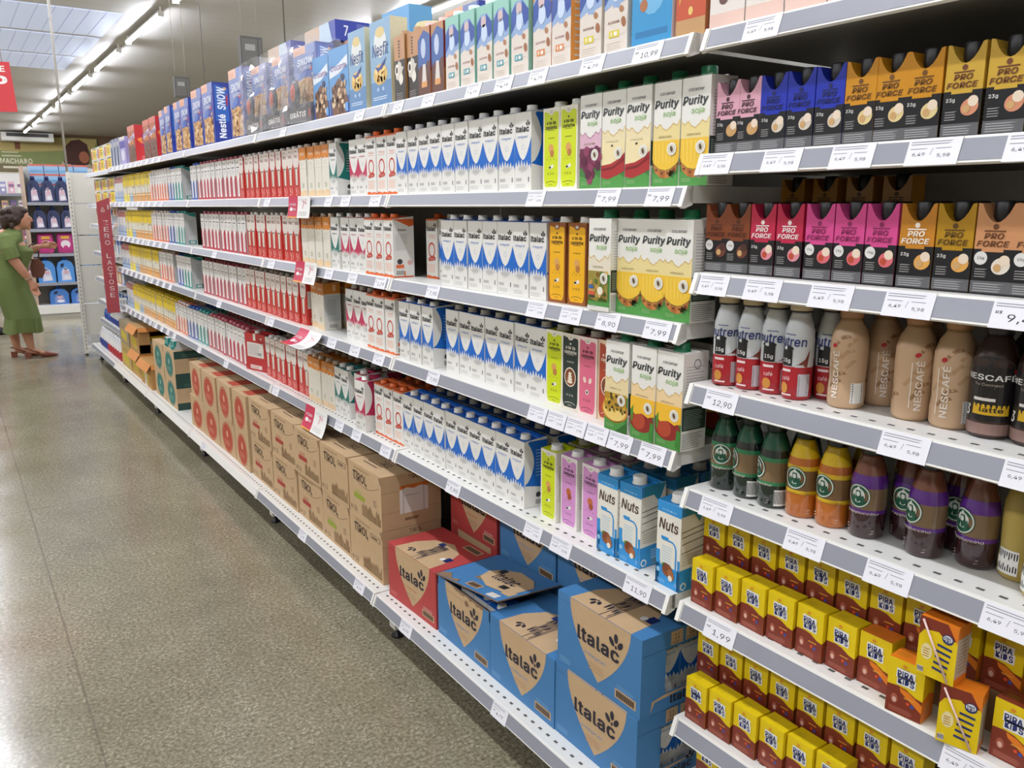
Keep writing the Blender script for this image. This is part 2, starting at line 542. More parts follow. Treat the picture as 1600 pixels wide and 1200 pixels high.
def castanha_art(panel, frame, ink='1f1d1b', top=None, pic='d9a05a'):
    w, d, h = 0.0665, 0.072, 0.192
    Pn, Fr, Ik = M(panel), M(frame), M(ink)
    mb = brick(w, d, h, Fr, M(top or panel), Fr, 0.003)
    F, Rt, Tp = faces_of(mb, w, d, h)
    n = 8
    pts = []
    for cx, cy, t in ((.80, .155, 1.5), (.80, .905, 0), (.20, .905, .5), (.20, .155, 1.0)):
        ry = .12 * (1 if cy < .5 else .25)
        for i in range(n):
            a = (t + .5 * i / (n - 1)) * PI
            pts.append((cx + .13 * math.cos(a), cy + ry * math.sin(a)))
    F.poly(pts, Pn, 1)
    F.disc(.5, .935, .16, .035, Fr, 2, 14)
    F.disc(.5, .935, .09, .02, M('cfc9bd'), 3, 10)
    F.rect(.08, .89, .2, .945, Pn, 2)
    F.disc(.5, .855, .05, .012, Ik, 2, 8)
    F.text('a tal da', .5, .808, .54, .042, Ik, 2, .03)
    F.text('castanha', .5, .752, .68, .046, Ik, 2, .03)
    F.rect(.3, .715, .7, .72, Ik, 2)
    F.text('original', .5, .625, .40, .024, Ik, 2)
    if pic == 'latte':
        F.disc(.5, .43, .33, .125, M('efe4d2'), 2, 22); F.disc(.5, .43, .29, .11, M('7c4526'), 3, 22)
        for k in range(4):
            F.disc(.5, .37 + .035 * k, .16 - .025 * k, .022, M('efe0c8'), 4, 10)
    elif pic == 'coffee':
        F.disc(.36, .45, .08, .04, M('efd9c8'), 2, 10, .4); F.disc(.66, .45, .08, .04, M('efd9c8'), 2, 10, -.4)
        F.disc(.5, .30, .09, .032, WHITE, 2, 10); F.rect(.46, .285, .54, .315, Ik, 3)
    else:
        P_ = M(pic)
        F.disc(.5, .50, .15, .055, P_, 2, 14, .5); F.disc(.56, .44, .12, .045, M('b97a3c') if pic != 'c46a3a' else M('a44e2a'), 3, 12, -.6)
        for k in range(5):
            F.rect(.26 + .1 * k, .36 + .03 * (k % 2), .285 + .1 * k, .375 + .03 * (k % 2), Ik, 2)
        F.poly([(.36, .28), (.62, .31), (.66, .275), (.42, .245)], WHITE, 2); F.rect(.38, .26, .5, .285, Ik, 3)
    F.rect(.30, .17, .45, .215, M(panel), 2)
    for k in range(3):
        F.disc(.33 + .15 * k, .195, .045, .014, Ik, 2, 8); F.disc(.33 + .15 * k, .195, .03, .009, Pn, 3, 8)
    for i in range(8):
        a, b = i / 8, (i + 1) / 8
        F.poly([(.2 + .6 * a, .10 - .02 * (2 * a - 1) ** 2), (.2 + .6 * b, .10 - .02 * (2 * b - 1) ** 2), (.2 + .6 * b, .106 - .02 * (2 * b - 1) ** 2), (.2 + .6 * a, .106 - .02 * (2 * a - 1) ** 2)], Ik, 2)
    F.text('litro', .5, .065, .22, .016, Ik, 2)
    Rt.rect(.55, .05, .95, .42, Pn, 1)
    Rt.lines(.1, .48, .3, .8, 14, M('c9c3b8') if frame != '8a4a1e' else M('b77b4a'), 1, .35)
    return mb.mesh('nut_drink_carton')

for nm, args, ds in (('lime', ('cfdc12', 'ece8da', '23261a'), 'lime green nut drink carton'),
                     ('yellow', ('f0b312', '8f4f20', '2c2016', 'b5822a'), 'yellow and brown nut drink carton'),
                     ('black', ('24322f', 'e6dccb', 'e9e2d4', '3a3f3c', 'latte'), 'dark green nut drink carton'),
                     ('rose', ('dd6a86', 'efdcd4', '2a2022', 'a5475c', 'coffee'), 'rose pink nut drink carton'),
                     ('rust', ('b4482f', 'e9cfae', 'f3e6d6', 'b4584a', 'latte'), 'rust red nut drink carton'),
                     ('violet', ('d795cf', 'ece6e2', '2a2028', None, 'c46a3a'), 'violet nut drink carton')):
    variant(nm, (lambda a: lambda: castanha_art(*a))(args), lambda: cap_mesh(CAP_W, .0155), (.024, -.006, .1895), ds, 'carton', 'nut_drink_carton')

def purity_art(fruit):
    w, d, h = 0.0745, 0.070, 0.203
    body = M('e9e7df')
    mb = brick(w, d, h, body, body, body, 0.002)
    F, Rt, Tp = faces_of(mb, w, d, h)
    wash = {'grape': 'dcb2c4', 'apple': 'ecdcb0', 'pine': 'ead796', 'orig': 'e6dcc6', 'passion': 'ead7a6', 'peach': 'efd2a0'}[fruit]
    band0 = [(0, .60), (.12, .575), (.25, .60), (.4, .555), (.5, .54), (.62, .565), (.75, .60), (.88, .58), (1, .63)]
    band = []
    for (a0, b0), (a1, b1) in zip(band0, band0[1:]):
        band += [(a0 + (a1 - a0) * q / 5, b0 + (b1 - b0) * (.5 - .5 * math.cos(PI * q / 5))) for q in range(5)]
    band.append(band0[-1])
    F.poly([(0, .40), (1, .40)] + list(reversed(band)), M(wash), 1)
    for i in range(len(band) - 1):
        F.poly([band[i], band[i + 1], (band[i + 1][0], band[i + 1][1] - .014), (band[i][0], band[i][1] - .014)], M('d8b97c') if fruit != 'grape' else M('b98aa0'), 2)
    F.rect(0, 0, 1, .40, M('3f7d3a'), 1)
    F.poly([(0, .14), (0, 0), (1, 0), (1, .1), (.7, .17), (.4, .1)], M('4f9646'), 2)
    if fruit == 'grape':
        F.rect(0, .22, 1, .43, M('74334f'), 2)
        for i, (a, b) in enumerate([(.12, .36), (.34, .4), (.58, .38), (.8, .4), (.92, .33), (.2, .29), (.44, .31), (.68, .3), (.88, .24), (.3, .22), (.55, .23), (.42, .15), (.62, .15), (.5, .09)]):
            F.disc(a, b, .14, .052, M(('6b2444', '8c3a5a', '5a1c3a')[i % 3]), 3 + i % 3, 14)
    elif fruit == 'apple':
        F.poly([(0, .50), (.2, .48), (.5, .46), (.8, .48), (1, .5), (1, .34), (.8, .28), (.4, .235), (0, .22)], M('f0dfae'), 2)
        F.poly([(0, .235), (.4, .25), (.8, .30), (1, .36), (1, .17), (.7, .13), (.3, .09), (0, .11)], M('a92a2e'), 3)
        F.poly([(0, .20), (.5, .22), (1, .31), (1, .285), (.5, .195), (0, .18)], M('7d1c22'), 4)
        F.disc(.45, .435, .05, .012, M('4a3320'), 3, 10)
    elif fruit == 'pine':
        F.poly([(0, .44), (1, .44), (1, .27), (.95, .22), (.7, .17), (.5, .155), (.28, .17), (.06, .22), (0, .27)], M('f0c33c'), 2)
        for i in range(6):
            F.poly([(.08 + .15 * i, .42), (.11 + .15 * i, .42), (.15 + .13 * i, .22), (.13 + .13 * i, .22)], M('f6d968'), 3)
        pts = [(0, .27), (.06, .215), (.28, .165), (.5, .15), (.72, .165), (.95, .215), (1, .27)]
        for i in range(len(pts) - 1):
            (a, b), (c, e) = pts[i], pts[i + 1]
            F.poly([(a, b), (c, e), (c * .9 + .05, e - .075), (a * .9 + .05, b - .075)], M(('a9642f', 'c07c3d')[i % 2]), 3)
            F.disc((a + c) / 2, (b + e) / 2 - .03, .05, .014, M('6e3b1c'), 4, 6)
        F.blob(.75, .12, .18, .05, M('2f6a34'), 3, 12, .5, 3)
    elif fruit == 'orig':
        F.rect(0, .10, .9, .43, M('9a8a3c'), 2)
        rnd = random.Random(9)
        for i in range(26):
            F.disc(.05 + .8 * rnd.random(), .16 + .25 * rnd.random(), .075, .03, M(('c79a4e', 'a9702f', '6d7a2e', 'd8b56a', '55722c')[i % 5]), 3 + i % 4, 8, rnd.random() * 3)
        F.rect(.05, .235, .26, .275, M('3f66a8'), 7); F.rect(.03, .17, .34, .205, M('d7583c'), 7); F.rect(.05, .14, .33, .16, M('2f3b35'), 7)
        F.disc(.58, .22, .13, .045, M('e9e3d0'), 7, 12)
        F.rect(0, 0, 1, .05, body, 7)
    elif fruit == 'passion':
        F.disc(.45, .235, .56, .145, M('d98f2c'), 2, 24); F.disc(.45, .235, .50, .125, M('f3d27a'), 3, 24)
        F.rect(0, .24, .95, .42, M('b98f2e'), 4)
        rnd = random.Random(4)
        for i in range(34):
            F.disc(.04 + .86 * rnd.random(), .2 + .21 * rnd.random(), .05, .018, M(('3a3318', 'd8b23c', '6a5a20')[i % 3]), 5 + i % 2, 7, rnd.random() * 3)
        F.poly([(.5, .0), (1, 0), (1, .13)], M('2f6a2c'), 6)
    elif fruit == 'peach':
        F.poly([(0, .45), (1, .45), (1, .28), (.75, .25), (.5, .28), (.2, .255), (0, .30)], M('f3bd33'), 2)
        F.disc(.47, .205, .50, .125, M('8f2622'), 3, 22); F.disc(.36, .20, .28, .095, M('b2452c'), 4, 16)
        F.poly([(0, .45), (1, .45), (1, .29), (.75, .255), (.5, .285), (.2, .26), (0, .31)], M('f3bd33'), 5)
        F.poly([(.02, .3), (.14, .36), (.12, .2), (.05, .16)], M('4f8a2e'), 6); F.poly([(.8, .04), (1, 0), (1, .2), (.86, .22)], M('3c8232'), 6)
    F.disc(.74, .355, .17, .062, WHITE, 8, 20); F.disc(.74, .355, .13, .047, M('d8d2c0'), 9, 18); F.disc(.74, .355, .05, .03, M('5b4630'), 10, 10, .4)
    F.text('cocamar', .5, .878, .56, .026, M('6d6f70'), 2, .01)
    F.text('Purity', .48, .775, .90, .100, M('3c3f42'), 3, .028, .22)
    F.text('soja', .58, .685, .46, .068, M('7ab24f'), 4, 0.0, .12)
    F.text({'grape': 'uva', 'apple': 'MAÇÃ', 'pine': 'ABACAXI', 'orig': 'ORIGINAL', 'passion': 'MARACUJÁ', 'peach': 'PÊSSEGO'}[fruit], .46, .475, .5, .022, M('8a7a50'), 3)
    F.lines(.1, .5, .04, .08, 3, M('9cc08a'), 7, .3)
    Rt.lines(.12, .9, .47, .88, 14, M('b5b4ae'), 1, .3)
    Rt.rect(.02, .21, .98, .45, M('2b3a30'), 1)
    Rt.lines(.08, .9, .23, .43, 11, M('9fb0a2'), 2, .35)
    Rt.lines(.05, .92, .02, .19, 9, M('8e8e88'), 1, .4)
    Rt.ring(.55, .88, .14, .05, .2, M('6f6f6a'), 1, 14)
    Tp.rect(0, 0, 1, .06, M('e0ded6'), 1)
    return mb.mesh('soy_drink_carton')

for fr, ds in (('grape', 'grape soy drink carton'), ('apple', 'apple soy drink carton'), ('pine', 'pineapple soy drink carton'), ('orig', 'soybean-print soy drink carton'),
               ('passion', 'passion fruit soy drink carton'), ('peach', 'peach soy drink carton')):
    variant('p' + fr, (lambda f: lambda: purity_art(f))(fr), lambda: cap_mesh(M('1c6a44'), .016, .019), (.026, -.006, .2015), ds, 'carton', 'soy_drink_carton')

def nuts_art():
    w, d, h = 0.0715, 0.075, 0.197
    B_ = M('2f93d6'); body = M('ece8dc')
    mb = brick(w, d, h, body, B_, body, 0.006)
    F, Rt, Tp = faces_of(mb, w, d, h)
    F.rect(0, .845, 1, .969, B_, 1)
    F.text('AMÊNDOA', .5, .885, .62, .022, M('bfe0f2'), 2)
    F.rect(0, 0, .16, .40, B_, 1); F.rect(0, 0, 1, .24, B_, 1); F.rect(.9, 0, 1, .36, B_, 1)
    F.poly([(0, .40), (.16, .40), (.16, .30), (.2, .24), (0, .24)], B_, 2)
    # blue arch
    for i in range(7):
        t0, t1 = PI / 2 * i / 7, PI / 2 * (i + 1) / 7
        F.poly([(.62 + .24 * math.sin(t0), .45 + .10 * math.cos(t0)), (.62 + .24 * math.sin(t1), .45 + .10 * math.cos(t1)), (.62 + .18 * math.sin(t1), .45 + .08 * math.cos(t1)), (.62 + .18 * math.sin(t0), .45 + .08 * math.cos(t0))], B_, 2)
    F.rect(.80, .2, .86, .45, B_, 2); F.rect(.22, .53, .62, .55, B_, 2); F.rect(.2, .545, .5, .575, B_, 3)
    F.text('Nuts', .49, .715, .80, .125, M('4a2c22'), 3, .012, .18)
    F.lines(.24, .72, .27, .49, 7, M('b5d3e3'), 2, .3)
    F.disc(.5, .20, .22, .075, M('8d4f2c'), 4, 16); F.disc(.66, .165, .13, .065, M('a8673c'), 5, 14, .5); F.disc(.42, .23, .11, .05, M('7a4022'), 5, 12, -.4)
    F.disc(.64, .12, .09, .035, M('efe3d0'), 6, 10, .3); F.poly([(.24, .25), (.38, .28), (.34, .22)], M('6a9a3e'), 5)
    F.disc(.12, .17, .08, .03, M('8cc4e6'), 4, 12)
    F.lines(.1, .45, .03, .08, 3, M('8fcaf0'), 3, .3)
    F.text('1L', .88, .07, .08, .03, WHITE, 3)
    Rt.rect(0, .86, .12, .985, B_, 1); Rt.poly([(.12, .99), (1, .99), (.72, .77), (.5, .87), (.12, .86)], M('2f8fae'), 1)
    Rt.poly([(0, 0), (1, 0), (1, .27), (0, .25)], B_, 1)
    for k, y in enumerate((.70, .64, .56, .46)):
        Rt.poly([(.05, y - .02), (.95, y + .02), (.95, y + .03), (.05, y - .012)], M('3b3630'), 1)
    Rt.lines(.08, .9, .30, .44, 6, M('a9a08e'), 1, .35)
    Rt.lines(.45, .9, .1, .22, 5, M('bfe0f5'), 2, .3)
    Rt.barcode(.5, .02, .9, .1, 2, bg=M('8fc4e8')); Rt.disc(.16, .06, .12, .045, WHITE, 2, 14); Rt.disc(.16, .06, .08, .03, B_, 3, 12)
    return mb.mesh('almond_drink_carton')
variant('nuts', nuts_art, lambda: cap_mesh(CAP_W, .016, .019), (.024, -.004, .192), 'blue and white almond drink carton', 'carton', 'almond_drink_carton')

def slim_art(style, col):
    """the narrow-panelled litre cartons of the far bays"""
    w, d, h = 0.070, 0.072, 0.192
    C = M(col); body = M('dedad4')
    if style == 'label':
        mb = brick(w, d, h, body, C, M('c9cac8'), .004)
        F, Rt, Tp = faces_of(mb, w, d, h)
        F.rect(.44, .86, .58, .91, M('3a4a6a'), 1)
        F.rect(.2, .755, .82, .775, INK, 1)
        F.lines(.3, .72, .64, .72, 3, M('9a9aa0'), 1, .3)
        F.rect(0, 0, 1, .05, C, 1)
        F.poly([(0, .05), (.22, .05), (.22, .50), (.12, .56), (0, .56)], C, 1); F.poly([(.78, .05), (1, .05), (1, .56), (.9, .56), (.78, .50)], C, 1)
        F.poly([(.30, .07), (.70, .07), (.70, .50), (.62, .54), (.38, .54), (.30, .50)], M('f1eeea'), 1)
        F.rect(.22, .05, .30, .50, M('d9c6c6') if col == 'b8283e' else M('cfd6dc'), 1); F.rect(.70, .05, .78, .50, C, 1)
        F.rect(.4, .1, .6, .45, M('d7d3d0'), 2)
        Rt.poly([(0, 0), (.35, 0), (0, .62)], M('b9bab8'), 1); Rt.lines(.4, .9, .3, .8, 12, M('a2a4a6'), 1, .35); Rt.rect(.3, .02, .9, .14, C, 1); Rt.rect(.4, .04, .8, .12, M('c9cac8'), 2)
        Rt.poly([(.1, .975), (.95, .98), (.95, .86), (.55, .9)], C, 1)
    elif style == 'glass':
        mb = brick(w, d, h, C, body, C, .003)
        F, Rt, Tp = faces_of(mb, w, d, h)
        F.poly([(.02, .985), (.02, .66), (.28, .56), (.72, .56), (.98, .70), (.98, .985)], M('dfd6cc'), 1)
        F.text('TIROL', .5, .83, .70, .06, M('8c3532'), 2, .01)
        F.rect(.35, .92, .65, .94, M('b96a60'), 2)
        F.poly([(.33, .24), (.66, .24), (.72, .60), (.28, .60)], M('e8dccb'), 3)
        F.poly([(.33, .24), (.42, .24), (.40, .58), (.28, .58)], M('a39a90'), 4); F.rect(.29, .575, .71, .60, M('6a6258'), 4)
        F.poly([(.26, .2), (.36, .2), (.5, .1), (.44, .06), (.3, .12)], M('e8a49a'), 2); F.poly([(.62, .2), (.7, .2), (.76, .08), (.66, .04)], M('e8a49a'), 2)
        F.rect(.3, .03, .5, .06, M('e8a49a'), 2)
        Rt.rect(.08, .36, .92, .74, M('d9d2ca'), 1); Rt.lines(.14, .86, .4, .72, 9, M('9a938c'), 2, .3)
        Rt.rect(.25, .05, .75, .16, M('e9dcd6'), 1); Rt.lines(.3, .7, .07, .15, 3, M('b8403a'), 2, .3); Rt.rect(.42, .8, .55, .985, M('e6d8c6'), 1); Rt.barcode(.6, .4, .88, .48, 3)
    elif style == 'cream':
        mb = brick(w, d, h, M('e6e0d2'), C, M('dcd7cc'), .004)
        F, Rt, Tp = faces_of(mb, w, d, h)
        pts = [(0, .978), (1, .978)]
        for i in range(17):
            a = 1 - i / 16
            pts.append((a, .755 - .03 * abs(math.sin(a * PI * 2))))
        F.poly(pts, C, 1)
        F.text('TIROL', .5, .85, .72, .055, M('f5e4cc'), 2, .015)
        F.lines(.15, .85, .62, .70, 3, M('d5cdbb'), 1, .3)
        F.ring(.5, .22, .13, .05, .25, M('6d8a3e'), 1, 8); F.disc(.5, .22, .06, .02, M('cfd4b4'), 1, 8)
        F.poly([(0, 0), (1, 0), (1, .11), (.6, .14), (.3, .1), (0, .13)], M('e8cba2'), 1)
        F.rect(.02, .56, .98, .565, M('cbbfa8'), 1)
        Rt.rect(0, .76, 1, .985, C, 1); Rt.rect(.55, .82, .75, .95, M('eeb98a'), 2)
        Rt.rect(.06, .18, .94, .72, M('bfc0be'), 1); Rt.lines(.2, .8, .32, .66, 12, M('8f908e'), 2, .3); Rt.barcode(.3, .03, .75, .13, 1); Rt.poly([(0, .0), (.4, 0), (0, .5)], M('e6e2d8'), 2)
    elif style == 'yellow':
        mb = brick(w, d, h, M('ddd6c0'), M('d8b713'), M('cfc9b8'), .004)
        F, Rt, Tp = faces_of(mb, w, d, h)
        F.rect(0, .62, 1, .978, M('e4c400'), 1)
        F.text('LEITE', .5, .84, .6, .05, M('6a5a20'), 2, .02)
        F.poly([(.2, .62), (.8, .62), (.6, .50), (.4, .50)], M('e4c400'), 2)
        F.poly([(.36, .32), (.62, .32), (.66, .56), (.32, .56)], M('efece4'), 2)
        F.rect(.02, 0, .98, .30, C, 1)
        F.rect(.1, .22, .9, .26, M('f2ead0'), 2); F.lines(.15, .85, .05, .18, 3, M('f2ead0'), 2, .25)
        Rt.lines(.1, .9, .1, .9, 12, M('a8a294'), 1, .3)
    elif style == 'bluered':
        mb = brick(w, d, h, M('d9d6d4'), M('b98a86'), M('c8ccd0'), .004)
        F, Rt, Tp = faces_of(mb, w, d, h)
        F.rect(0, .76, 1, .978, M('b46a64'), 1)
        F.text('LEITE', .5, .87, .6, .05, M('e9dcd8'), 2)
        pts = [(0, 0), (1, 0), (1, .34), (.75, .46), (.5, .34), (.25, .46), (0, .34)]
        F.poly(pts, C, 1); F.poly([(.3, .2), (.7, .2), (.66, .5), (.34, .5)], M('e6e4e2'), 2); F.rect(.1, .06, .9, .12, M('cddaea'), 2)
        Rt.lines(.1, .9, .1, .9, 12, M('a0a8b0'), 1, .3)
    return mb.mesh('milk_carton')

CPS = (.022, -.010, .188)
for nm, st, col, cp, ds in (('redwhite', 'label', 'b8283e', 'b9636e', 'white and red milk carton'), ('wblue', 'label', '2450a8', '2c5ab0', 'white and royal-blue milk carton'),
                            ('wteal', 'label', '1d9088', '2a8f88', 'white and turquoise milk carton'), ('worange', 'label', 'e8703a', 'e6dcd4', 'white and orange milk carton'),
                            ('tirolred', 'glass', 'c02a22', 'd8cfc8', 'red milk carton picturing a glass'), ('orangetop', 'cream', 'd5822a', 'c9b8a4', 'orange-topped cream carton'),
                            ('yellowtop', 'yellow', 'd9902e', 'd8b713', 'yellow milk carton'), ('yellowblue', 'yellow', '86a8cc', 'd8b713', 'yellow milk carton with blue foot'), ('yellowyel', 'yellow', 'ead418', 'd8b713', 'all-yellow milk carton'),
                            ('bluered', 'bluered', '7d9ec6', 'c9b4b0', 'pale blue milk carton')):
    variant(nm, (lambda a, b: lambda: slim_art(a, b))(st, col), (lambda c: lambda: cap_mesh(M(c)))(cp), CPS, ds, 'carton', 'cream_carton' if nm == 'orangetop' else 'milk_carton')

def topdrink_art(style, col, accent):
    """almond and coffee drink cartons of the top shelf"""
    w, d, h = 0.0725, 0.072, 0.20
    C = M(col); A = M(accent)
    if style == 'almond':
        body = M('ddd2c6')
        mb = brick(w, d, h, body, C, C, .006)
        F, Rt, Tp = faces_of(mb, w, d, h)
        F.poly([(0, .45), (.35, .5), (.5, .40), (.7, .5), (1, .52), (1, .969), (0, .969)], M('8fa9d0'), 1)
        F.poly([(0, .78), (.3, .86), (.7, .86), (1, .72), (1, .969), (0, .969)], C, 2)
        F.poly([(0, .5), (.3, .62), (.28, .84), (0, .74)], M('2c4f9c'), 3); F.poly([(.62, .86), (1, .74), (1, .62), (.78, .56), (.62, .7)], M('24479a'), 3)
        F.disc(.46, .77, .17, .07, M('cbb4b4'), 4, 14); F.disc(.5, .63, .2, .11, M('c6d6ec'), 4, 12)
        F.disc(.84, .31, .10, .055, M('9a6238'), 3, 12, .3); F.disc(.74, .44, .09, .04, M('a8744a'), 3, 10, .8)
        F.poly([(.02, .42), (.5, .47), (.98, .40), (.98, .2), (.02, .2)], body, 2)
        F.text('ALMOND', .42, .325, .5, .026, M('b98a86') if accent != 'd8c832' else M('8c5a48'), 4, .02)
        F.rect(.22, .175, .66, .245, A, 3); F.rect(.3, .19, .36, .23, M('e9e4da'), 4); F.rect(.44, .19, .58, .23, M('e9e4da'), 4)
        F.lines(.12, .85, .04, .14, 4, M('cbbcae'), 2, .25)
        Rt.lines(.15, .85, .1, .8, 10, M('b9b4aa'), 1, .3)
    elif style == 'choc':
        mb = brick(w, d, h, M('5e3426'), M('b9897a'), M('a8602e'), .006)
        F, Rt, Tp = faces_of(mb, w, d, h)
        F.poly([(0, .40), (.3, .46), (.5, .36), (.75, .48), (1, .5), (1, .85), (.5, .93), (0, .8)], M('3a5c9c'), 1)
        F.disc(.45, .68, .2, .14, M('b9c6dc'), 2, 12); F.poly([(0, .8), (.5, .93), (1, .85), (1, .969), (0, .969)], M('b98458'), 2)
        F.poly([(.3, .2), (.7, .2), (.62, .46), (.4, .46)], M('d8cfc6'), 2); F.rect(.28, .14, .74, .22, M('d89a5c'), 3)
        Rt.poly([(0, .35), (1, .4), (1, .97), (0, .96)], M('8c2a22'), 1)
    elif style == 'latte':
        mb = brick(w, d, h, M('2a2420'), M('b78a5c'), M('9a7040'), .006)
        F, Rt, Tp = faces_of(mb, w, d, h)
        F.rect(0, .62, 1, .969, M('b9885c'), 1); F.lines(.4, .6, .66, .92, 6, M('5a3820'), 2, .6)
        F.blob(.5, .44, .42, .2, M('cfc8ba'), 2, 18, .5, 2); F.disc(.25, .48, .18, .09, M('efeae0'), 3, 12); F.disc(.25, .48, .1, .05, M('3a2c20'), 4, 10); F.disc(.62, .34, .2, .08, M('e6dfd2'), 3, 12)
        F.lines(.15, .85, .05, .16, 4, M('9a938a'), 1, .3)
    return mb.mesh('plant_drink_carton')
for nm, a, cp, ds in (('coffee', ('latte', '2a2420', 'b9885c'), None, 'brown and black coffee drink carton'), ('choc', ('choc', '5e3426', 'd89a5c'), 'd9b4aa', 'brown chocolate drink carton'),
                      ('mint', ('almond', '8fc4b4', '4a9aa6'), 'c9dcd2', 'mint-topped almond drink carton'), ('mintred', ('almond', '8fc4b4', '4a9aa6'), 'c23a52', 'red-capped almond drink carton'),
                      ('almo', ('almond', 'cf8a3e', 'd98444'), 'e0b48a', 'orange-sided almond drink carton'), ('almy', ('almond', 'd8cfc0', 'd8c832'), 'e0d8c6', 'yellow-labelled almond drink carton')):
    variant(nm, (lambda a: lambda: topdrink_art(*a))(a), (lambda c: lambda: cap_mesh(M(c), .016, .016))(cp or 'a07a50'), (.028, .008, .194), ds, 'carton', 'plant_drink_carton')

def proforce_art(col, ink, band='ffffff', food='c98a50', badge=False):
    """small shaped carton: two ears either side of a notch that holds the cap"""
    w, d, h = 0.0545, 0.044, 0.128
    C, I = M(col, .3), M(ink)
    Bk = M('17171b', .35)
    mb = MB()
    y = w / 2
    prof = [(-y, 0), (y, 0), (y, h)]
    for i in range(9):
        t = i / 8
        prof.append((y * .80 - 1.60 * y * t, h - 0.026 * (math.sin(PI * t) ** .8) - .001))
    prof.append((-y, h))
    mb.prism(prof, 'x', d, 0.0, C)
    F = Face(mb, (0, y, 0), (0, -1, 0), (0, 0, 1), w, h)
    Rt = Face(mb, (0, -y, 0), (1, 0, 0), (0, 0, 1), d, h)
    F.rect(0, 0, 1, .50, Bk, 1); Rt.rect(0, 0, 1, .50, Bk, 1)
    F.rect(.2, .47, .75, .52, C, 2)
    F.disc(.5, .745, .075, .032, I, 2, 12); F.rect(.22, .69, .76, .705, I, 2)
    F.text('PRO', .48, .645, .50, .065, I, 3, .03, .2); F.text('FORCE', .47, .56, .82, .065, I, 3, .03, .2)
    if badge:
        F.disc(.2, .40, .17, .075, M('dcdad6'), 3, 16); F.text('15g', .2, .40, .18, .035, INK, 4)
    else:
        F.text('23g', .2, .40, .24, .05, M('dcdad6'), 3, .02)
    F.disc(.72, .32, .24, .09, M(food), 3, 16, .5); F.disc(.80, .38, .14, .06, M('e6d3bc') if food != '6a3a2c' else M('4a2a22'), 4, 12, .3); F.disc(.64, .30, .10, .045, M('b84a30') if food in ('d98a96', 'd86a72') else M('c9a06a'), 5, 10)
    F.lines(.08, .42, .19, .30, 4, M('8c8a88'), 2, .4)
    F.rect(.0, .02, 1, .15, M('5c5c5e'), 2); F.lines(.08, .9, .035, .14, 4, M('a9a9a8'), 3, .35)
    Rt.lines(.15, .85, .06, .44, 8, M('6c6c6e'), 2, .3)
    return mb.mesh('protein_shake_carton')
def pf_cap():
    mb = MB()
    mb.lathe([(.010, 0, BLACKP), (.0125, .006, BLACKP), (.0135, .012, BLACKP), (.0135, .031, BLACKP), (.0122, .033, BLACKP)], 18)
    return mb.mesh('cap')
for nm, a, ds in (('kfpink', ('d9a3b4', '4a2c38', 'd9a3b4', 'c79a62'), 'pale pink protein shake carton'), ('pfblue', ('2233a8', '111a5a', 'ffffff', 'cfc4b4'), 'royal blue protein shake carton'),
                  ('gold', ('c98a1e', '6a4412', 'ffffff', 'd9c48c'), 'gold protein shake carton'), ('gold2', ('c9a23c', '6a3a1c', 'ffffff', 'cf8a6a'), 'yellow protein shake carton'),
                  ('brown', ('7e4022', '55291a', 'ffffff', '6a3a2c', True), 'brown protein shake carton'), ('crim', ('ba2548', 'f0e0dc', 'ffffff', 'd98a96'), 'crimson protein shake carton'),
                  ('pfpink', ('d24b8c', '8a2458', 'ffffff', 'd86a72', True), 'pink protein shake carton'), ('og', ('c07f26', 'f3e9da', 'ffffff', 'd9a04e'), 'orange protein shake carton'),
                  ('must', ('b08418', '5c4210', 'ffffff', 'd9a04e'), 'mustard protein shake carton'), ('peach', ('c98f62', '6a3e22', 'ffffff', 'e0d6c6', True), 'peach protein shake carton')):
    variant(nm, (lambda a: lambda: proforce_art(*a))(a), pf_cap, (.020, 0, .098), ds, 'carton', 'protein_shake_carton')
KINDS['peach']['name'] = 'protein_shake_carton'

# bottles ------------------------------------------------------------------
def radius_at(prof, z):
    for (r0, z0, _), (r1, z1, _) in zip(prof, prof[1:]):
        if z0 <= z <= z1 and z1 > z0:
            return r0 + (r1 - r0) * (z - z0) / (z1 - z0)
    return prof[-1][0]

def wrap_face(mb, prof, z0, z1, turn=0.0, span=PI):
    """label face on a lathed bottle, centred on -x (turned by «turn»), covering «span» radians"""
    R0 = max(p[0] for p in prof)
    def curve(a, b, layer):
        z = z0 + (z1 - z0) * b
        r = radius_at(prof, z) + 0.0004 + 0.00025 * layer
        t = PI + turn + (a - 0.5) * span
        return Vector((r * math.cos(t), r * math.sin(t), z))
    return Face(mb, (0, 0, 0), (0, -1, 0), (0, 0, 1), R0 * span, z1 - z0, curve)

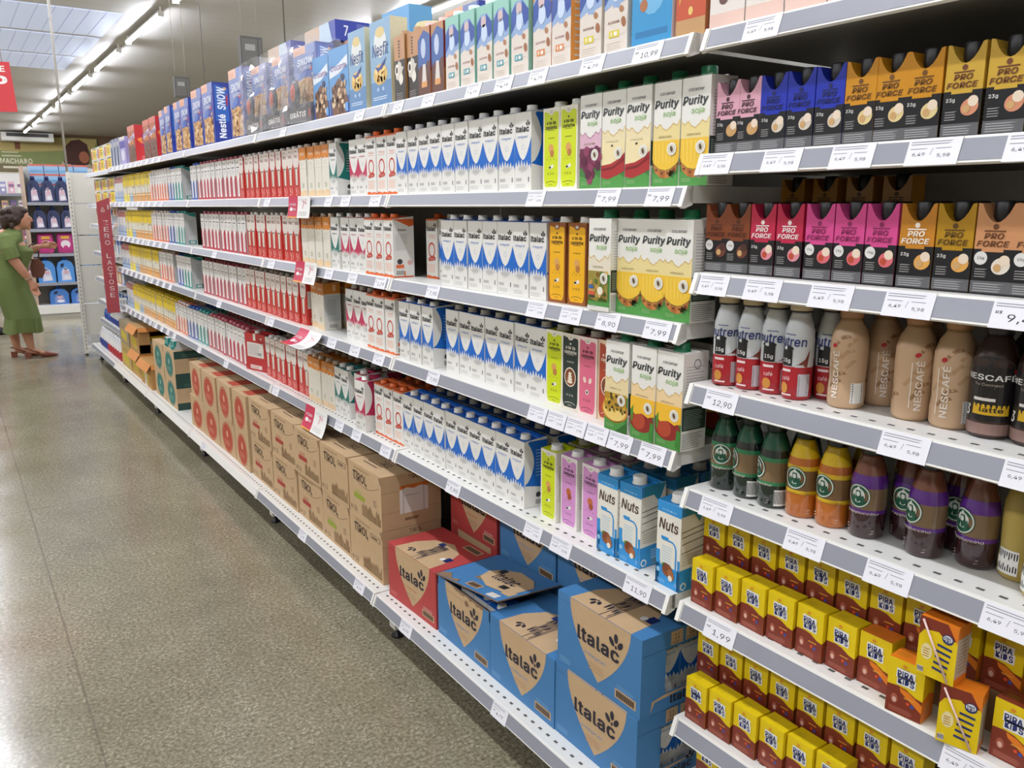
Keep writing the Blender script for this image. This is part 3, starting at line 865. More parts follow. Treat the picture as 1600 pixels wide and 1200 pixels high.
def bottle_nutren(turn):
    b, red = M('d3d6d8', .3), M('a8232c', .3)
    prof = [(.023, 0, red), (.026, .004, red), (.0265, .03, red), (.0262, .06, b), (.0262, .10, b), (.0255, .122, b), (.020, .143, b), (.0165, .152, b), (.0165, .158, b)]
    mb = MB(); mb.lathe(prof, 26)
    F = wrap_face(mb, prof, .0, .15, turn)
    F.text('nutren', .5, .70, .72, .105, M('2c3a78'), 3, .015, .1); F.rect(.36, .78, .62, .795, M('7d86a8'), 2)
    F.rect(.30, .41, .58, .60, M('1d1d20'), 2); F.disc(.44, .62, .16, .035, M('1d1d20'), 2, 14); F.text('15g', .44, .47, .2, .06, WHITE, 3, .02)
    F.poly([(.58, .40), (.9, .40), (.95, .62), (.85, .50), (.72, .44)], M('7a3524'), 2)
    F.rect(.32, .34, .56, .37, M('e9d0d0'), 3); F.text('café', .45, .26, .2, .05, M('e9d0d0'), 3); F.disc(.42, .14, .1, .07, M('c98a3c'), 3, 10); F.rect(.34, .05, .6, .07, M('e9d0d0'), 3)
    F.rect(.72, .05, .98, .32, M('b9b4b8'), 2); F.lines(.74, .97, .06, .31, 9, M('5c5a60'), 3, .4)
    return mb.mesh('nutrition_shake_bottle')
def cap_ring(m, r, h, ring=None):
    mb = MB(); mb.lathe([(r * .97, 0, ring or BLACKP), (r * .97, .003, m), (r, .0035, m), (r, h - .002, m), (r * .93, h, m)], 24)
    return mb.mesh('cap')
def bottle_coffee(turn, dark=False, gold=False):
    if dark:
        c = [M('3a2824', .25), M('201d1f', .3), M('2f2220', .25)]
    elif gold:
        c = [M('b29b50', .3), M('a48c40', .3), M('8a7636', .3)]
    else:
        c = [M('c7a684', .35), M('b8946f', .35), M('9a7450', .35)]
    prof = [(.026, 0, c[0]), (.0305, .006, c[0]), (.031, .03, c[0]), (.0295, .05, c[0]), (.030, .055, c[0]), (.0312, .09, c[0]), (.031, .118, c[0]), (.026, .136, c[0]), (.0175, .150, c[1] if not dark else c[0]), (.0165, .156, c[1])]
    mb = MB(); mb.lathe(prof, 28)
    F = wrap_face(mb, prof, .004, .135, turn)
    if dark:
        F.rect(.06, .18, .94, .80, c[1], 1); F.disc(.5, .80, .36, .12, M('16181a'), 2, 18)
        F.text('NESCAFÉ', .5, .69, .80, .085, WHITE, 3, .02); F.rect(.84, .74, .9, .78, M('c8202c'), 3)
        F.text('To Connect', .5, .60, .4, .03, M('c9b8a4'), 3); F.poly([(.2, .46), (.6, .58), (.85, .50), (.5, .44)], M('6a4030'), 2)
        F.rect(.3, .41, .62, .445, M('e6e2dc'), 3); F.rect(.30, .25, .84, .37, M('e0b322'), 2); F.text('latte', .58, .31, .34, .055, INK, 3, .02); F.text('3', .19, .28, .1, .12, WHITE, 3, .02)
        F.rect(.08, .02, .92, .15, M('8c6f66'), 1)
    elif gold:
        F.barcode(.15, .05, .50, .34, 2); F.text('SABOR', .76, .55, .6 * .2, .40, M('e9dfc0'), 2, 0, 0, 1); F.blob(.85, .35, .12, .1, M('4a2416'), 2, 10, .3); F.disc(.92, .6, .05, .04, M('b8322c'), 2, 10)
    else:
        rnd = random.Random(2)
        for i in range(9):
            a0, b0 = .05 + .8 * rnd.random(), .15 + .7 * rnd.random()
            pts = [(a0, b0), (a0 + .1, b0 + .09), (a0 + .22, b0 + .10), (a0 + .26, b0 + .07), (a0 + .14, b0 + .05), (a0 + .04, b0 - .03)]
            F.poly([(min(p, .99), min(max(q, .02), .98)) for p, q in pts], c[1 + i % 2], 1)
        F.text('NESCAFÉ', .64, .42, .14, .62, M('efe4d8'), 3, .02, 0, 1); F.rect(.52, .14, .535, .70, M('efe4d8'), 3)
        F.disc(.60, .80, .05, .028, M('b8202c'), 3, 10, .5); F.barcode(.93, .05, 1.18, .32, 2, True)
    return mb.mesh('coffee_drink_bottle')
def bottle_frappe(style, turn):
    cols = {'green': ('1c4f38', '7d6446', '16261f', '2e7d52'), 'caramel': ('d9b420', '7a5a38', 'b8661e', 'd9b420'), 'mocha': ('7a4a3a', '7a6248', '3a2024', '5c2a86')}[style]
    up, mid, low, trim = [M(c, .12, coat=.6) for c in cols]
    sh = {'green': M('14201a', .1, coat=.8), 'caramel': M('b8651e', .15, coat=.6), 'mocha': trim}[style]
    prof = [(.026, 0, low), (.0295, .005, low), (.030, .045, trim), (.030, .052, mid), (.030, .090, trim if style != 'mocha' else trim), (.0295, .098, sh), (.0265, .112, up), (.0205, .132, up), (.0165, .141, up), (.0160, .146, up)]
    mb = MB(); mb.lathe(prof, 28)
    F = wrap_face(mb, prof, .0, .125, turn)
    G, Wt = M('1d5a42'), M('dfe4dc')
    cx, cy = (.40, .60)
    F.disc(cx, cy, .215, .17, G, 2, 26); F.ring(cx, cy, .205, .16, .1, Wt, 3, 24)
    F.disc(cx, cy + .01, .12, .10, Wt, 3, 16); F.disc(cx, cy + .02, .05, .055, G, 4, 12); F.disc(cx, cy + .03, .035, .035, Wt, 5, 10)
    for s in (-1, 1):
        F.poly([(cx + s * .03, cy - .02), (cx + s * .10, cy + .02), (cx + s * .12, cy - .08), (cx + s * .06, cy - .10)], G, 4)
    F.poly([(cx - .06, cy + .08), (cx - .03, cy + .11), (cx, cy + .14), (cx + .03, cy + .11), (cx + .06, cy + .08)], Wt, 5)
    F.text('frappuccino', .48, .37, .58, .05, M('e9ded0') if style != 'caramel' else M('8a3a1a'), 4, 0, .25)
    F.lines(.2, .8, .08, .2, 3, M('cbbfb4'), 3, .3)
    if style == 'green':
        F.barcode(.82, .05, 1.08, .30, 3)
    if style == 'mocha':
        F.poly([(.0, .0), (.10, .0), (.22, .38), (.10, .5), (0, .42)], trim, 2)
    return mb.mesh('coffee_drink_bottle')
def cap_dark(m='17231f', r=.0185, h=.026):
    mm = M(m, .35)
    return cap_ring(mm, r, h)
variant('nutren', lambda: bottle_nutren(.25), lambda: cap_ring(M('cbb792'), .0195, .022), (0, 0, .157), 'white nutrition shake bottle', 'bottle', 'nutrition_shake_bottle')
variant('beige', lambda: bottle_coffee(.1), lambda: cap_ring(M('b08058'), .0190, .024, M('a87a54')), (0, 0, .155), 'beige coffee drink bottle', 'bottle', 'coffee_drink_bottle')
variant('beige2', lambda: bottle_coffee(-.35), lambda: cap_ring(M('b08058'), .0190, .024, M('a87a54')), (0, 0, .155), 'beige coffee drink bottle', 'bottle', 'coffee_drink_bottle')
variant('darkb', lambda: bottle_coffee(.1, dark=True), lambda: cap_ring(M('2a1f1d'), .0190, .024), (0, 0, .155), 'dark brown coffee drink bottle', 'bottle', 'coffee_drink_bottle')
variant('goldb', lambda: bottle_coffee(.1, gold=True), lambda: cap_ring(M('8a7636'), .0190, .024), (0, 0, .155), 'golden coffee drink bottle', 'bottle', 'coffee_drink_bottle')
for st, ds in (('green', 'green-banded coffee drink bottle'), ('caramel', 'yellow and orange coffee drink bottle'), ('mocha', 'purple-banded coffee drink bottle')):
    variant('sb' + st, (lambda s: lambda: bottle_frappe(s, .2))(st), lambda: cap_dark(), (0, 0, .1455), ds, 'bottle', 'coffee_drink_bottle')

def pira_art(orange=False, turned=False, cow=False):
    w, d, h = 0.0575, 0.040, 0.0955
    Y, Br, Or = M('e3c50e'), M('7c2f1e'), M('e07a1e')
    Nv = M('24306e')
    if turned:
        mb = MB(); mb.box(0, -w / 2, 0, d, w / 2, h, Y, top=Or, right=M('cbb9a4'))
        F, Rt, Tp = faces_of(mb, w, d, h)
        F.poly([(0, 1), (0, .66), (.12, .78), (.5, .82), (.72, .70), (1, .78), (1, 1)], Br, 1); F.poly([(.72, 1), (1, 1), (1, .72)], Or, 2)
        F.disc(.75, .75, .15, .085, Nv, 3, 14); F.disc(.75, .76, .12, .06, WHITE, 4, 12); F.text('PiRA', .75, .775, .18, .045, Nv, 5, .02); F.text('KiDS', .75, .725, .18, .045, Nv, 5, .02)
        for k in range(5):
            F.poly([(.5 - .02 * k, .63 - .105 * k), (.88 - .02 * k, .60 - .105 * k), (.88 - .02 * k, .56 - .105 * k), (.5 - .02 * k, .59 - .105 * k)], Nv, 2)
        F.disc(.24, .42, .15, .14, M('e9d9a0'), 1, 14); F.lines(.15, .34, .33, .5, 4, M('b98a3c'), 2, .4); F.barcode(.04, .04, .2, .14, 2)
        Rt.rect(0, 0, 1, .12, Or, 1); Rt.lines(.2, .85, .2, .85, 10, M('9a8f80'), 1, .3); Rt.rect(0, .8, 1, 1, Or, 1)
        return mb.mesh('chocolate_milk_box')
    mb = MB()
    if cow:
        mb.box(0, -w / 2, 0, d, w / 2, h, M('d9d4cc'), top=M('cfc9c0'))
    else:
        mb.box(0, -w / 2, 0, d, w / 2, h, Y, top=(M('7c2f1e') if orange and orange != 2 else Or if orange else Y), right=Y)
    F, Rt, Tp = faces_of(mb, w, d, h)
    if cow:
        F.blob(.2, .5, .2, .3, M('2a2624'), 1, 12, .4, 2); F.blob(.85, .55, .16, .3, M('2a2624'), 1, 12, .4, 4); F.disc(.5, .85, .14, .1, M('d8a9a0'), 1, 10)
    else:
        F.poly([(0, 0), (1, 0), (1, .40), (.8, .42), (.55, .50), (.3, .52), (0, .50)], Br, 1)
        if orange:
            F.poly([(.35, .50), (.6, .47), (1, .33), (1, .18), (.7, .30), (.4, .42)], Or, 2)
        Rt.poly([(0, 0), (1, 0), (1, .42), (.5, .50), (0, .40)], Or if orange else Br, 1); Rt.lines(.2, .8, .08, .36, 6, M('c9a08c'), 2, .3)
        Tp.lines(.12, .5, .35, .7, 3, M('a08a10'), 1, .2)
        F.disc(.45, .90, .07, .03, M('d98a2c'), 2, 10)
        F.rect(.34, .835, .58, .85, M('8a7a20'), 2)
        F.lines(.1, .86, .045, .14, 3, M('b9705c'), 2, .35)
        F.disc(.62, .26, .05, .03, M('d9502c'), 3, 8); F.disc(.74, .24, .055, .035, M('3a4a9c'), 3, 8); F.rect(.5, .335, .8, .355, M('e0a03c'), 3)
        F.disc(.24, .27, .10, .09, M('a65a44'), 2, 12); F.disc(.24, .25, .06, .05, M('d9b0a0'), 3, 10)
    # white keyline behind the two-line wordmark
    for a, b, wd, ht in ((.49, .755, .46, .135), (.52, .63, .46, .135)):
        F.poly([(a - wd / 2 - .03, b - ht / 2 - .015), (a + wd / 2 + .03, b - ht / 2 - .015), (a + wd / 2 + .04, b + ht / 2 + .015), (a - wd / 2 - .02, b + ht / 2 + .02)], WHITE, 3)
    F.text('PiRA', .49, .755, .45, .115, Nv, 4, .034); F.text('KiDS', .52, .63, .45, .115, Nv, 4, .034)
    return mb.mesh('chocolate_milk_box')
variant('pira', lambda: pira_art(), None, None, 'yellow and brown chocolate milk box', 'drink box', 'chocolate_milk_box')
variant('piraor', lambda: pira_art(True), None, None, 'yellow chocolate milk box with orange stripe', 'drink box', 'chocolate_milk_box')
variant('piraor2', lambda: pira_art(2), None, None, 'orange-topped yellow chocolate milk box', 'drink box', 'chocolate_milk_box')
variant('cow', lambda: pira_art(cow=True), None, None, 'cow-patterned milk box', 'drink box', 'milk_drink_box')

# ------------------------------------------------------------------ placing and labelling
ITEMS = []
def place(k, x, y, z, where, rz=None, seq=None, tilt=0.0):
    K = KINDS[k]
    if K['me'] is None:
        K['me'] = K['body']()
        K['cme'] = K['cap']() if K['cap'] else None
        K['me'].name = K['name']
    o = link(K['name'], K['me'], None, (x, y, z + .0006), (0, tilt, random.uniform(-.02, .02) if rz is None else rz))
    o['category'] = K['cat']
    if K['cme']:
        c = link(K['cap_name'], K['cme'], o, K['pos'])
    ITEMS.append((o, K['desc'], where, y))
    return o

ORD = ('first second third fourth fifth sixth seventh eighth ninth tenth eleventh twelfth thirteenth fourteenth fifteenth sixteenth seventeenth eighteenth nineteenth twentieth '
       'twenty-first twenty-second twenty-third twenty-fourth twenty-fifth twenty-sixth twenty-seventh twenty-eighth twenty-ninth thirtieth').split()
def label_items():
    by = {}
    for it in ITEMS:
        by.setdefault((it[1], it[2]), []).append(it)
    for (desc, where), its in by.items():
        own = where.startswith('bottle bay')
        its.sort(key=lambda t: -t[3] if own else t[3])
        for i, (o, *_) in enumerate(its):
            if len(its) == 1:
                o['label'] = f"{desc} on {'the ' if not where.endswith('stack') else ''}{where}"
            else:
                o['label'] = f"{desc}, {ORD[i]} from {'long run' if own else 'near end'}, {where}"
                o['group'] = f"{desc}s on {where}"
            assert len(o['label'].split()) <= 16, o['label']
SHELF_NAME = dict(E="long run's top shelf", D="long run's second shelf", C="long run's third shelf", B="long run's fourth shelf", A="long run's fifth shelf", base="long run's floor-level shelf",
                  RE="bottle bay's top shelf", R1="bottle bay's second shelf", R2="bottle bay's third shelf", R3="bottle bay's fourth shelf", R4="bottle bay's fifth shelf",
                  R5="bottle bay's sixth shelf", R6="bottle bay's seventh shelf")
ZS = dict(E=1.785, D=1.510, C=1.244, B=.982, A=.663, RE=1.785, R1=1.567, R2=1.347, R3=1.130, R4=.914, R5=.665, R6=.395, base=.165)

# ------------------------------------------------------------------ the hall
XL, XR, YB, YF, HC = -9.0, 9.0, -5.0, 36.0, 4.2
def slab(x0, y0, z0, x1, y1, z1, m):
    mb = MB(); mb.box(x0, y0, z0, x1, y1, z1, m); return mb.mesh('slab')
structure('floor', slab(XL, YB, -.1, XR, YF, 0, floor_material()))
structure('ceiling', slab(XL, YB, HC, XR, YF, HC + .1, ceiling_material()))
PLASTER = M('b9b3a6', .8, key='plaster', noise=.08, scale=3)
structure('wall_left', slab(XL - .1, YB, 0, XL, YF, HC, PLASTER))
structure('wall_right', slab(XR, YB, 0, XR + .1, YF, HC, PLASTER))
structure('wall_back', slab(XL, YB - .1, 0, XR, YB, HC, PLASTER))
structure('wall_far', slab(XL, YF, 0, XR, YF + .1, HC, M('6b4f35', .7, key='brown_wall', noise=.1, scale=3)))

# bluish light on the glossy ceiling, imitated by added glowing strips in plank pattern
def ceiling_glow(n, x0, y0, x1, y1):
    mb = MB()
    glow = M('c3cee8', .3, key='ceiling_glow_strip', emit=.44)
    dim = M('b2bcd8', .3, key='ceiling_glow_seam', emit=.34)
    k = int((x1 - x0) / .2)
    for i in range(k):
        a, b = x0 + (x1 - x0) * i / k, x0 + (x1 - x0) * (i + 1) / k
        mb.box(a + .008, y0, HC - .012, b - .008, y1, HC - .002, glow)
        mb.box(b - .008, y0, HC - .010, b + .008, y1, HC - .002, dim)
    o = structure('ceiling_glow_%d' % n, mb.mesh('ceiling_glow_panel'))  # stands in for light on the ceiling, no opening here
ceiling_glow(1, -.6, 12.6, 1.35, 14.55)
ceiling_glow(2, -.45, 14.75, 1.35, 16.75)
ceiling_glow(3, -.2, 16.95, 1.25, 18.7)

# ceiling lamps: rows of tubes along the aisles
def build_lamps():
    glow = M('f3f6ff', .5, key='lamp_diffuser', emit=TUBE_POWER)
    hm = M('d9d6cf', .4)
    mb = MB()
    for yy in (0.0, 2.46):
        mb.box(-.04, yy, -.125, .04, yy + .04, -.055, hm); mb.box(-.012, yy + .008, -.055, .012, yy + .032, 0, hm)
    mb.box(-.040, .04, -.085, .040, 2.46, -.06, hm)
    body = mb.mesh('ceiling_lamp')
    mb = MB(); ring = [(.034 * math.cos(PI * q / 6), -.085 + .034 * math.sin(PI * q / 6)) for q in range(-6, 1)]      # half-round lens under a white tray
    for p, q in zip(ring, ring[1:]):
        mb.poly([(p[0], .04, p[1]), (q[0], .04, q[1]), (q[0], 2.46, q[1]), (p[0], 2.46, p[1])], glow)
    dif = mb.mesh('diffuser')
    rows = [('over the aisle', -1.35, -4.2, 12), ('over the neighbouring aisle', 1.7, -4.9, 12), ('two aisles away', 4.75, -2.0, 5), ('over the far side aisle', -4.4, -4.2, 12)]
    for nm, x, y0, n in rows:
        seen = {'over the neighbouring aisle': 5, 'two aisles away': 3}.get(nm)
        for i in range(n):
            o = link('ceiling_lamp', body, None, (x, y0 + 3.35 * i, HC))
            link('diffuser', dif, o)
            tag(o, f"white tube ceiling lamp {nm}, {ORD[i]} along its row", 'lamp', f'ceiling tube lamps {nm}')
build_lamps()

# ------------------------------------------------------------------ shelving
PANEL = M('c9c6bf', .5, key='white_back_panel', noise=.05, scale=4)
def holes(mb, y0, y1, x, z, pitch=.033):
    n = int((y1 - y0) / pitch)
    for i in range(n):
        y = y0 + pitch * (i + .5)
        mb.poly([(x - .0035, y - .006, z), (x + .0035, y - .006, z), (x + .0035, y + .006, z), (x - .0035, y + .006, z)], M('55544f', .8))
def shelf_mesh(L, depth0, depth1, perf, thick=.033):
    mb = MB()
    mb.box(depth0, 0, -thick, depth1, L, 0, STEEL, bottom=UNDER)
    if perf:
        holes(mb, .02, L - .02, depth0 + .022, .0004)
    return mb.mesh('shelf')
def rail_mesh(L, x0, front):
    mb = MB()
    top, bot = (x0 - .004, -.0004), (x0 - .017, -.037)
    mb.prism([(x0 + .0, -.0004), top, bot, (x0 - .012, -.040), (x0 + .0, -.030)], 'y', 0.0, L, RAILW, None)
    def strip(t0, t1, m, lift):
        dx, dz = bot[0] - top[0], bot[1] - top[1]
        nx, nz = dz / math.hypot(dx, dz) * lift, -dx / math.hypot(dx, dz) * lift
        a = (top[0] + dx * t0 + nx, top[1] + dz * t0 + nz); b = (top[0] + dx * t1 + nx, top[1] + dz * t1 + nz)
        mb.poly([(a[0], L - .012, a[1]), (a[0], .012, a[1]), (b[0], .012, b[1]), (b[0], L - .012, b[1])], m)
    strip(.10, .92, front, .0006)
    for y in (0.0, L - .010):
        mb.prism([(x0 + .01, -.0002), (x0 - .007, -.0002), (x0 - .021, -.039), (x0 - .012, -.043), (x0 + .01, -.036)], 'y', y, y + .010, RAILW)
    return mb.mesh('price_rail')
def bay(y0, y1, levels, base, label, names_perf, base_rail=RAIL, feet=True, zs=None):
    L = y1 - y0
    t = thing('shelving_bay', label, 'shelving', (0, y0, 0), group=None)
    mb = MB(); mb.box(.43, 0, .10, .445, L, 1.80, PANEL); link('back_panel', mb.mesh('back_panel'), t)
    sm = {}
    for z, perf in levels:
        if perf not in sm:
            sm[perf] = shelf_mesh(L, .012, .43, perf)
        s = link('shelf', sm[perf], t, (0, 0, z))
        if 'rail' not in sm:
            sm['rail'] = rail_mesh(L, .012, RAIL)
        link('price_rail', sm['rail'], s)
    if base:
        s = link('base_shelf', shelf_mesh(L, -.086, .43, True, .04), t, (0, 0, .165))
        link('price_rail', rail_mesh(L, -.086, base_rail), s)
    if feet:
        mb = MB(); mb.box(-.045, -.022, .035, .40, .022, .126, STEEL); l = link('base_leg', mb.mesh('base_leg'), t, (0, L - .026, 0))
        mb = MB(); mb.lathe([(.022, 0, BLACKP), (.022, .006, BLACKP), (.010, .012, BLACKP), (.010, .04, BLACKP)], 14)
        link('foot', mb.mesh('foot'), l, (-.025, 0, 0))
    return t
LV = [(ZS[k], k == 'A') for k in 'EDCBA']
BAYN = ['beside the bottle bay', 'second from the bottle bay', 'holding kraft boxes with red circles', 'holding kraft boxes with teal circles', 'behind the tall red vertical sign']
for k in range(5):
    bay(1.3 * k + .003, 1.3 * (k + 1) - .003, LV, True, f'white metal shelving bay of milk cartons, {BAYN[k]}', True, RAIL if k < 2 else RAILW)
BAY6 = [1.775, 1.50, 1.315, 1.06, .815, .60, .415]
bay(6.503, 7.80, [(z, False) for z in BAY6], True, 'white metal shelving bay beside the empty shelf panel, past the red sign', True, RAIL)
bay(-1.33, -.026, [(ZS[k], k in ('R3', 'R4', 'R5', 'R6')) for k in ('RE', 'R1', 'R2', 'R3', 'R4', 'R5', 'R6')], True, 'white metal shelving bay of bottles and small drink boxes', True, RAIL, False)

# ------------------------------------------------------------------ cartons on the long run
RUNS = [
    ('D', 'blue', 1.297, .560, 10, .035), ('D', 'lime', .530, .394, 2, .045), ('D', 'pgrape', .368, .293, 1, .035), ('D', 'papple', .293, .137, 2, .035), ('D', 'ppine', .135, -.020, 2, .035),
    ('D', 'tirolred', 2.984, 2.163, 11, .035), ('D', 'orangetop', 2.163, 1.859, 4, .035), ('D', 'teal', 1.859, 1.783, 1, .035), ('D', 'pink', 1.674, 1.519, 2, .035), ('D', 'zero', 1.519, 1.2985, 3, .035),
    ('D', 'bluered', 6.46, 6.086, 5, .035), ('D', 'yellowyel', 6.086, 5.86, 3, .035), ('D', 'yellowblue', 5.86, 5.71, 2, .035), ('D', 'yellowtop', 5.71, 5.09, 8, .035), ('D', 'worange', 5.09, 4.523, 7, .035),
    ('D', 'wblue', 4.523, 4.371, 2, .035), ('D', 'wteal', 4.371, 4.149, 3, .035), ('D', 'wblue', 3.948, 3.80, 2, .035), ('D', 'redwhite', 3.788, 2.984, 11, .035),
    ('C', 'blue', 1.175, 1.026, 2, .115), ('C', 'blue', 1.011, .484, 7, .030), ('C', 'yellow', .479, .329, 2, .030), ('C', 'porig', .295, .220, 1, .002), ('C', 'ppine', .218, -.006, 3, .020),
    ('C', 'redwhite', 3.765, 2.924, 11, .03), ('C', 'tirolred', 2.914, 2.189, 10, .03), ('C', 'orangetop', 2.181, 1.859, 4, .03), ('C', 'teal', 1.853, 1.776, 1, .03), ('C', 'pink', 1.760, 1.529, 3, .03),
    ('C', 'zero', 1.529, 1.306, 3, .02), ('C', 'zero', 1.255, 1.180, 1, .115),
    ('C', 'bluered', 6.46, 6.087, 5, .03), ('C', 'yellowyel', 6.087, 5.86, 3, .03), ('C', 'yellowblue', 5.86, 5.71, 2, .03), ('C', 'yellowtop', 5.71, 5.095, 8, .03), ('C', 'worange', 5.095, 4.619, 6, .03),
    ('C', 'wblue', 4.601, 4.376, 3, .03), ('C', 'wteal', 4.376, 4.155, 3, .03),
    ('B', 'pink', 1.795, 1.568, 3, .050), ('B', 'zero', 1.562, 1.335, 3, .030), ('B', 'blue', 1.290, 1.055, 3, .025), ('B', 'blue', 1.015, .502, 7, .045), ('B', 'lime', .502, .435, 1, .042),
    ('B', 'black', .435, .368, 1, .044), ('B', 'rose', .367, .300, 1, .042), ('B', 'rust', .300, .233, 1, .044), ('B', 'ppassion', .229, .154, 1, .006), ('B', 'ppeach', .143, -.008, 2, .006),
    ('B', 'redwhite', 3.848, 3.015, 11, .04), ('B', 'tirolred', 3.015, 2.187, 11, .04), ('B', 'orangetop', 2.18, 2.105, 1, .060), ('B', 'orangetop', 2.085, 2.010, 1, .050), ('B', 'bluered', 6.46, 6.116, 5, .04),
    ('B', 'yellowyel', 6.116, 5.89, 3, .04), ('B', 'yellowblue', 5.89, 5.74, 2, .04), ('B', 'yellowtop', 5.74, 5.025, 9, .04), ('B', 'worange', 5.025, 4.60, 5, .04), ('B', 'wblue', 4.50, 4.345, 2, .04), ('B', 'wteal', 4.337, 4.11, 3, .04),
    ('A', 'pink', 1.775, 1.655, 1, .055), ('A', 'zero', 1.552, 1.325, 3, .045), ('A', 'blue', 1.320, .600, 10, .045), ('A', 'lime', .538, .466, 1, .055), ('A', 'violet', .462, .390, 1, .060), ('A', 'violet', .375, .303, 1, .060),
    ('A', 'nuts', .286, .135, 2, .040), ('A', 'nuts', .074, .0, 1, .028),
    ('A', 'redwhite', 3.854, 3.085, 10, .045), ('A', 'tirolred', 2.831, 2.223, 8, .055), ('A', 'orangetop', 2.215, 1.935, 4, .045), ('A', 'teal', 1.933, 1.78, 2, .045), ('A', 'bluered', 6.46, 6.141, 4, .045),
    ('A', 'yellowyel', 6.141, 5.92, 3, .045), ('A', 'yellowblue', 5.92, 5.77, 2, .045), ('A', 'yellowtop', 5.77, 4.665, 14, .045), ('A', 'worange', 4.665, 4.349, 4, .045), ('A', 'wblue', 4.349, 4.107, 3, .045), ('A', 'wteal', 4.107, 3.854, 3, .045),
    ('E', 'coffee', 1.300, 1.150, 2, .040), ('E', 'choc', 1.148, .996, 2, .040), ('E', 'mint', .984, .664, 4, .040), ('E', 'mintred', .652, .576, 1, .040), ('E', 'almo', .567, .414, 2, .040), ('E', 'almy', .386, .225, 2, .040),
]
for s, k, a, b, n, x in RUNS:
    p = (a - b) / n
    for i in range(n):
        place(k, x + random.uniform(-.003, .003), a - (i + .5) * p, ZS[s], SHELF_NAME[s])
# the carton pushed forward and angled, and the turned red one, on the fifth shelf
place('pink', .012, 1.605, ZS['A'], SHELF_NAME['A'], rz=.10)
def turned_red():
    w, d, h = .185, .072, .192
    mb = brick(w, d, h, M('b42c30'), M('b42c30'), M('b42c30'), .004)
    F, Rt, Tp = faces_of(mb, w, d, h)
    F.rect(.10, .36, .90, .74, M('ddd6cf'), 1); F.lines(.15, .8, .42, .72, 8, M('a39a94'), 2, .3); F.barcode(.62, .4, .8, .5, 3)
    F.rect(.22, .05, .78, .15, M('e2cfca'), 1); F.lines(.26, .72, .07, .14, 3, M('b05a54'), 2, .3); F.rect(.42, .80, .54, .98, M('e6dccb'), 1); F.disc(.8, .86, .06, .03, M('d9a39a'), 1, 10)
    return mb.mesh('milk_carton')
KINDS['turned'] = dict(body=turned_red, cap=lambda: cap_mesh(M('e6d8cf')), pos=(.02, 0, .188), desc='red milk carton turned to its back panel', cat='carton', name='milk_carton', cap_name='cap', me=None, cme=None)
place('turned', .046, 2.955, ZS['A'], SHELF_NAME['A'], rz=.25)
# rows behind, seen over the front ones
BACK = {'A': 6.4, 'B': 2.2}
for s, k, a, b, n, x in RUNS:
    if s in BACK and k != 'ppassion' and a < BACK[s] and not (s == 'C' and x > .1):
        p = (a - b) / n
        for i in range(n):
            place(k, max(x, .055) + .090, a - (i + .5) * p, ZS[s], f"second row of {dict(A='fifth', B='fourth', C='third')[s]} shelf")
for s, k, a, b, n, x in RUNS:
    if s == 'A' and a < 1.4:
        p = (a - b) / n
        for i in range(n):
            place(k, max(x, .055) + .178, a - (i + .5) * p, ZS[s], "third row of fifth shelf")

# ------------------------------------------------------------------ the bottle bay
for k, a, b, n in (('kfpink', -.032, -.128, 2), ('pfblue', -.131, -.300, 3), ('gold', -.301, -.457, 3), ('gold2', -.460, -.580, 2), ('gold', -.585, -.75, 3)):
    p = (a - b) / n
    for i in range(n):
        place(k, .040, a - (i + .5) * p, ZS['R1'], SHELF_NAME['R1'])
for k, a, b, n in (('brown', -.019, -.122, 2), ('crim', -.124, -.240, 2), ('pfpink', -.243, -.413, 3), ('og', -.415, -.472, 1), ('must', -.473, -.529, 1), ('peach', -.531, -.64, 2)):
    p = (a - b) / n
    for i in range(n):
        place(k, .040, a - (i + .5) * p, ZS['R2'], SHELF_NAME['R2'])
for k, a, n in (('crim', -.13, 2), ('pfpink', -.25, 3), ('must', -.43, 2), ('gold', -.55, 2)):
    for i in range(n):
        place(k, .092, a - .057 * i - .01, ZS['R2'], 'second row of protein shakes')
for i in range(4):
    place('gold', .25, -.05 - .075 * i, ZS['R2'] + .050, "brown tray, third shelf's back")
mb = MB(); mb.box(0, -.32, 0, .06, 0, .049, M('3a2c20', .7)); mb.box(.002, -.318, .049, .004, -.002, .056, M('4a3828', .7)); o = link('display_tray', mb.mesh('display_tray'), None, (.248, -.018, ZS['R2'] + .0006)); tag(o, "dark brown display tray under gold shakes at the bottle bay's back", 'tray')
for i, (x, y) in enumerate([(.058, -.070), (.066, -.122), (.074, -.172), (.070, -.226), (.118, -.258)]):
    place('nutren', x, y, ZS['R3'], SHELF_NAME['R3'], rz=(.1, -.1, .15, -.25, .1)[i])
for i in range(3):
    place('nutren', .178, -.12 - .06 * i, ZS['R3'], 'second row of shake bottles')
for i, (k, x, y, r) in enumerate([('beige2', .088, -.315, -.2), ('beige', .155, -.338, .1), ('beige', .105, -.425, .2), ('beige2', .105, -.490, 0)]):
    place(k, x, y, ZS['R3'], SHELF_NAME['R3'], rz=r)
place('beige', .17, -.405, ZS['R3'], 'second row of shake bottles', rz=0)
for x, y in ((.100, -.553), (.105, -.615)):
    place('darkb', x, y, ZS['R3'], SHELF_NAME['R3'], rz=.1)
place('darkb', .17, -.57, ZS['R3'], 'second row of shake bottles', rz=0)
for i, (k, x, y) in enumerate([('sbgreen', .076, -.066), ('sbgreen', .074, -.128), ('sbgreen', .072, -.190), ('sbcaramel', .076, -.252), ('sbcaramel', .080, -.314), ('sbmocha', .086, -.377), ('sbmocha', .092, -.478), ('sbmocha', .118, -.548)]):
    place(k, x, y, ZS['R4'], SHELF_NAME['R4'], rz=(.5, -.6, -.5, .2, 0, .1, -.3, -.3)[i])
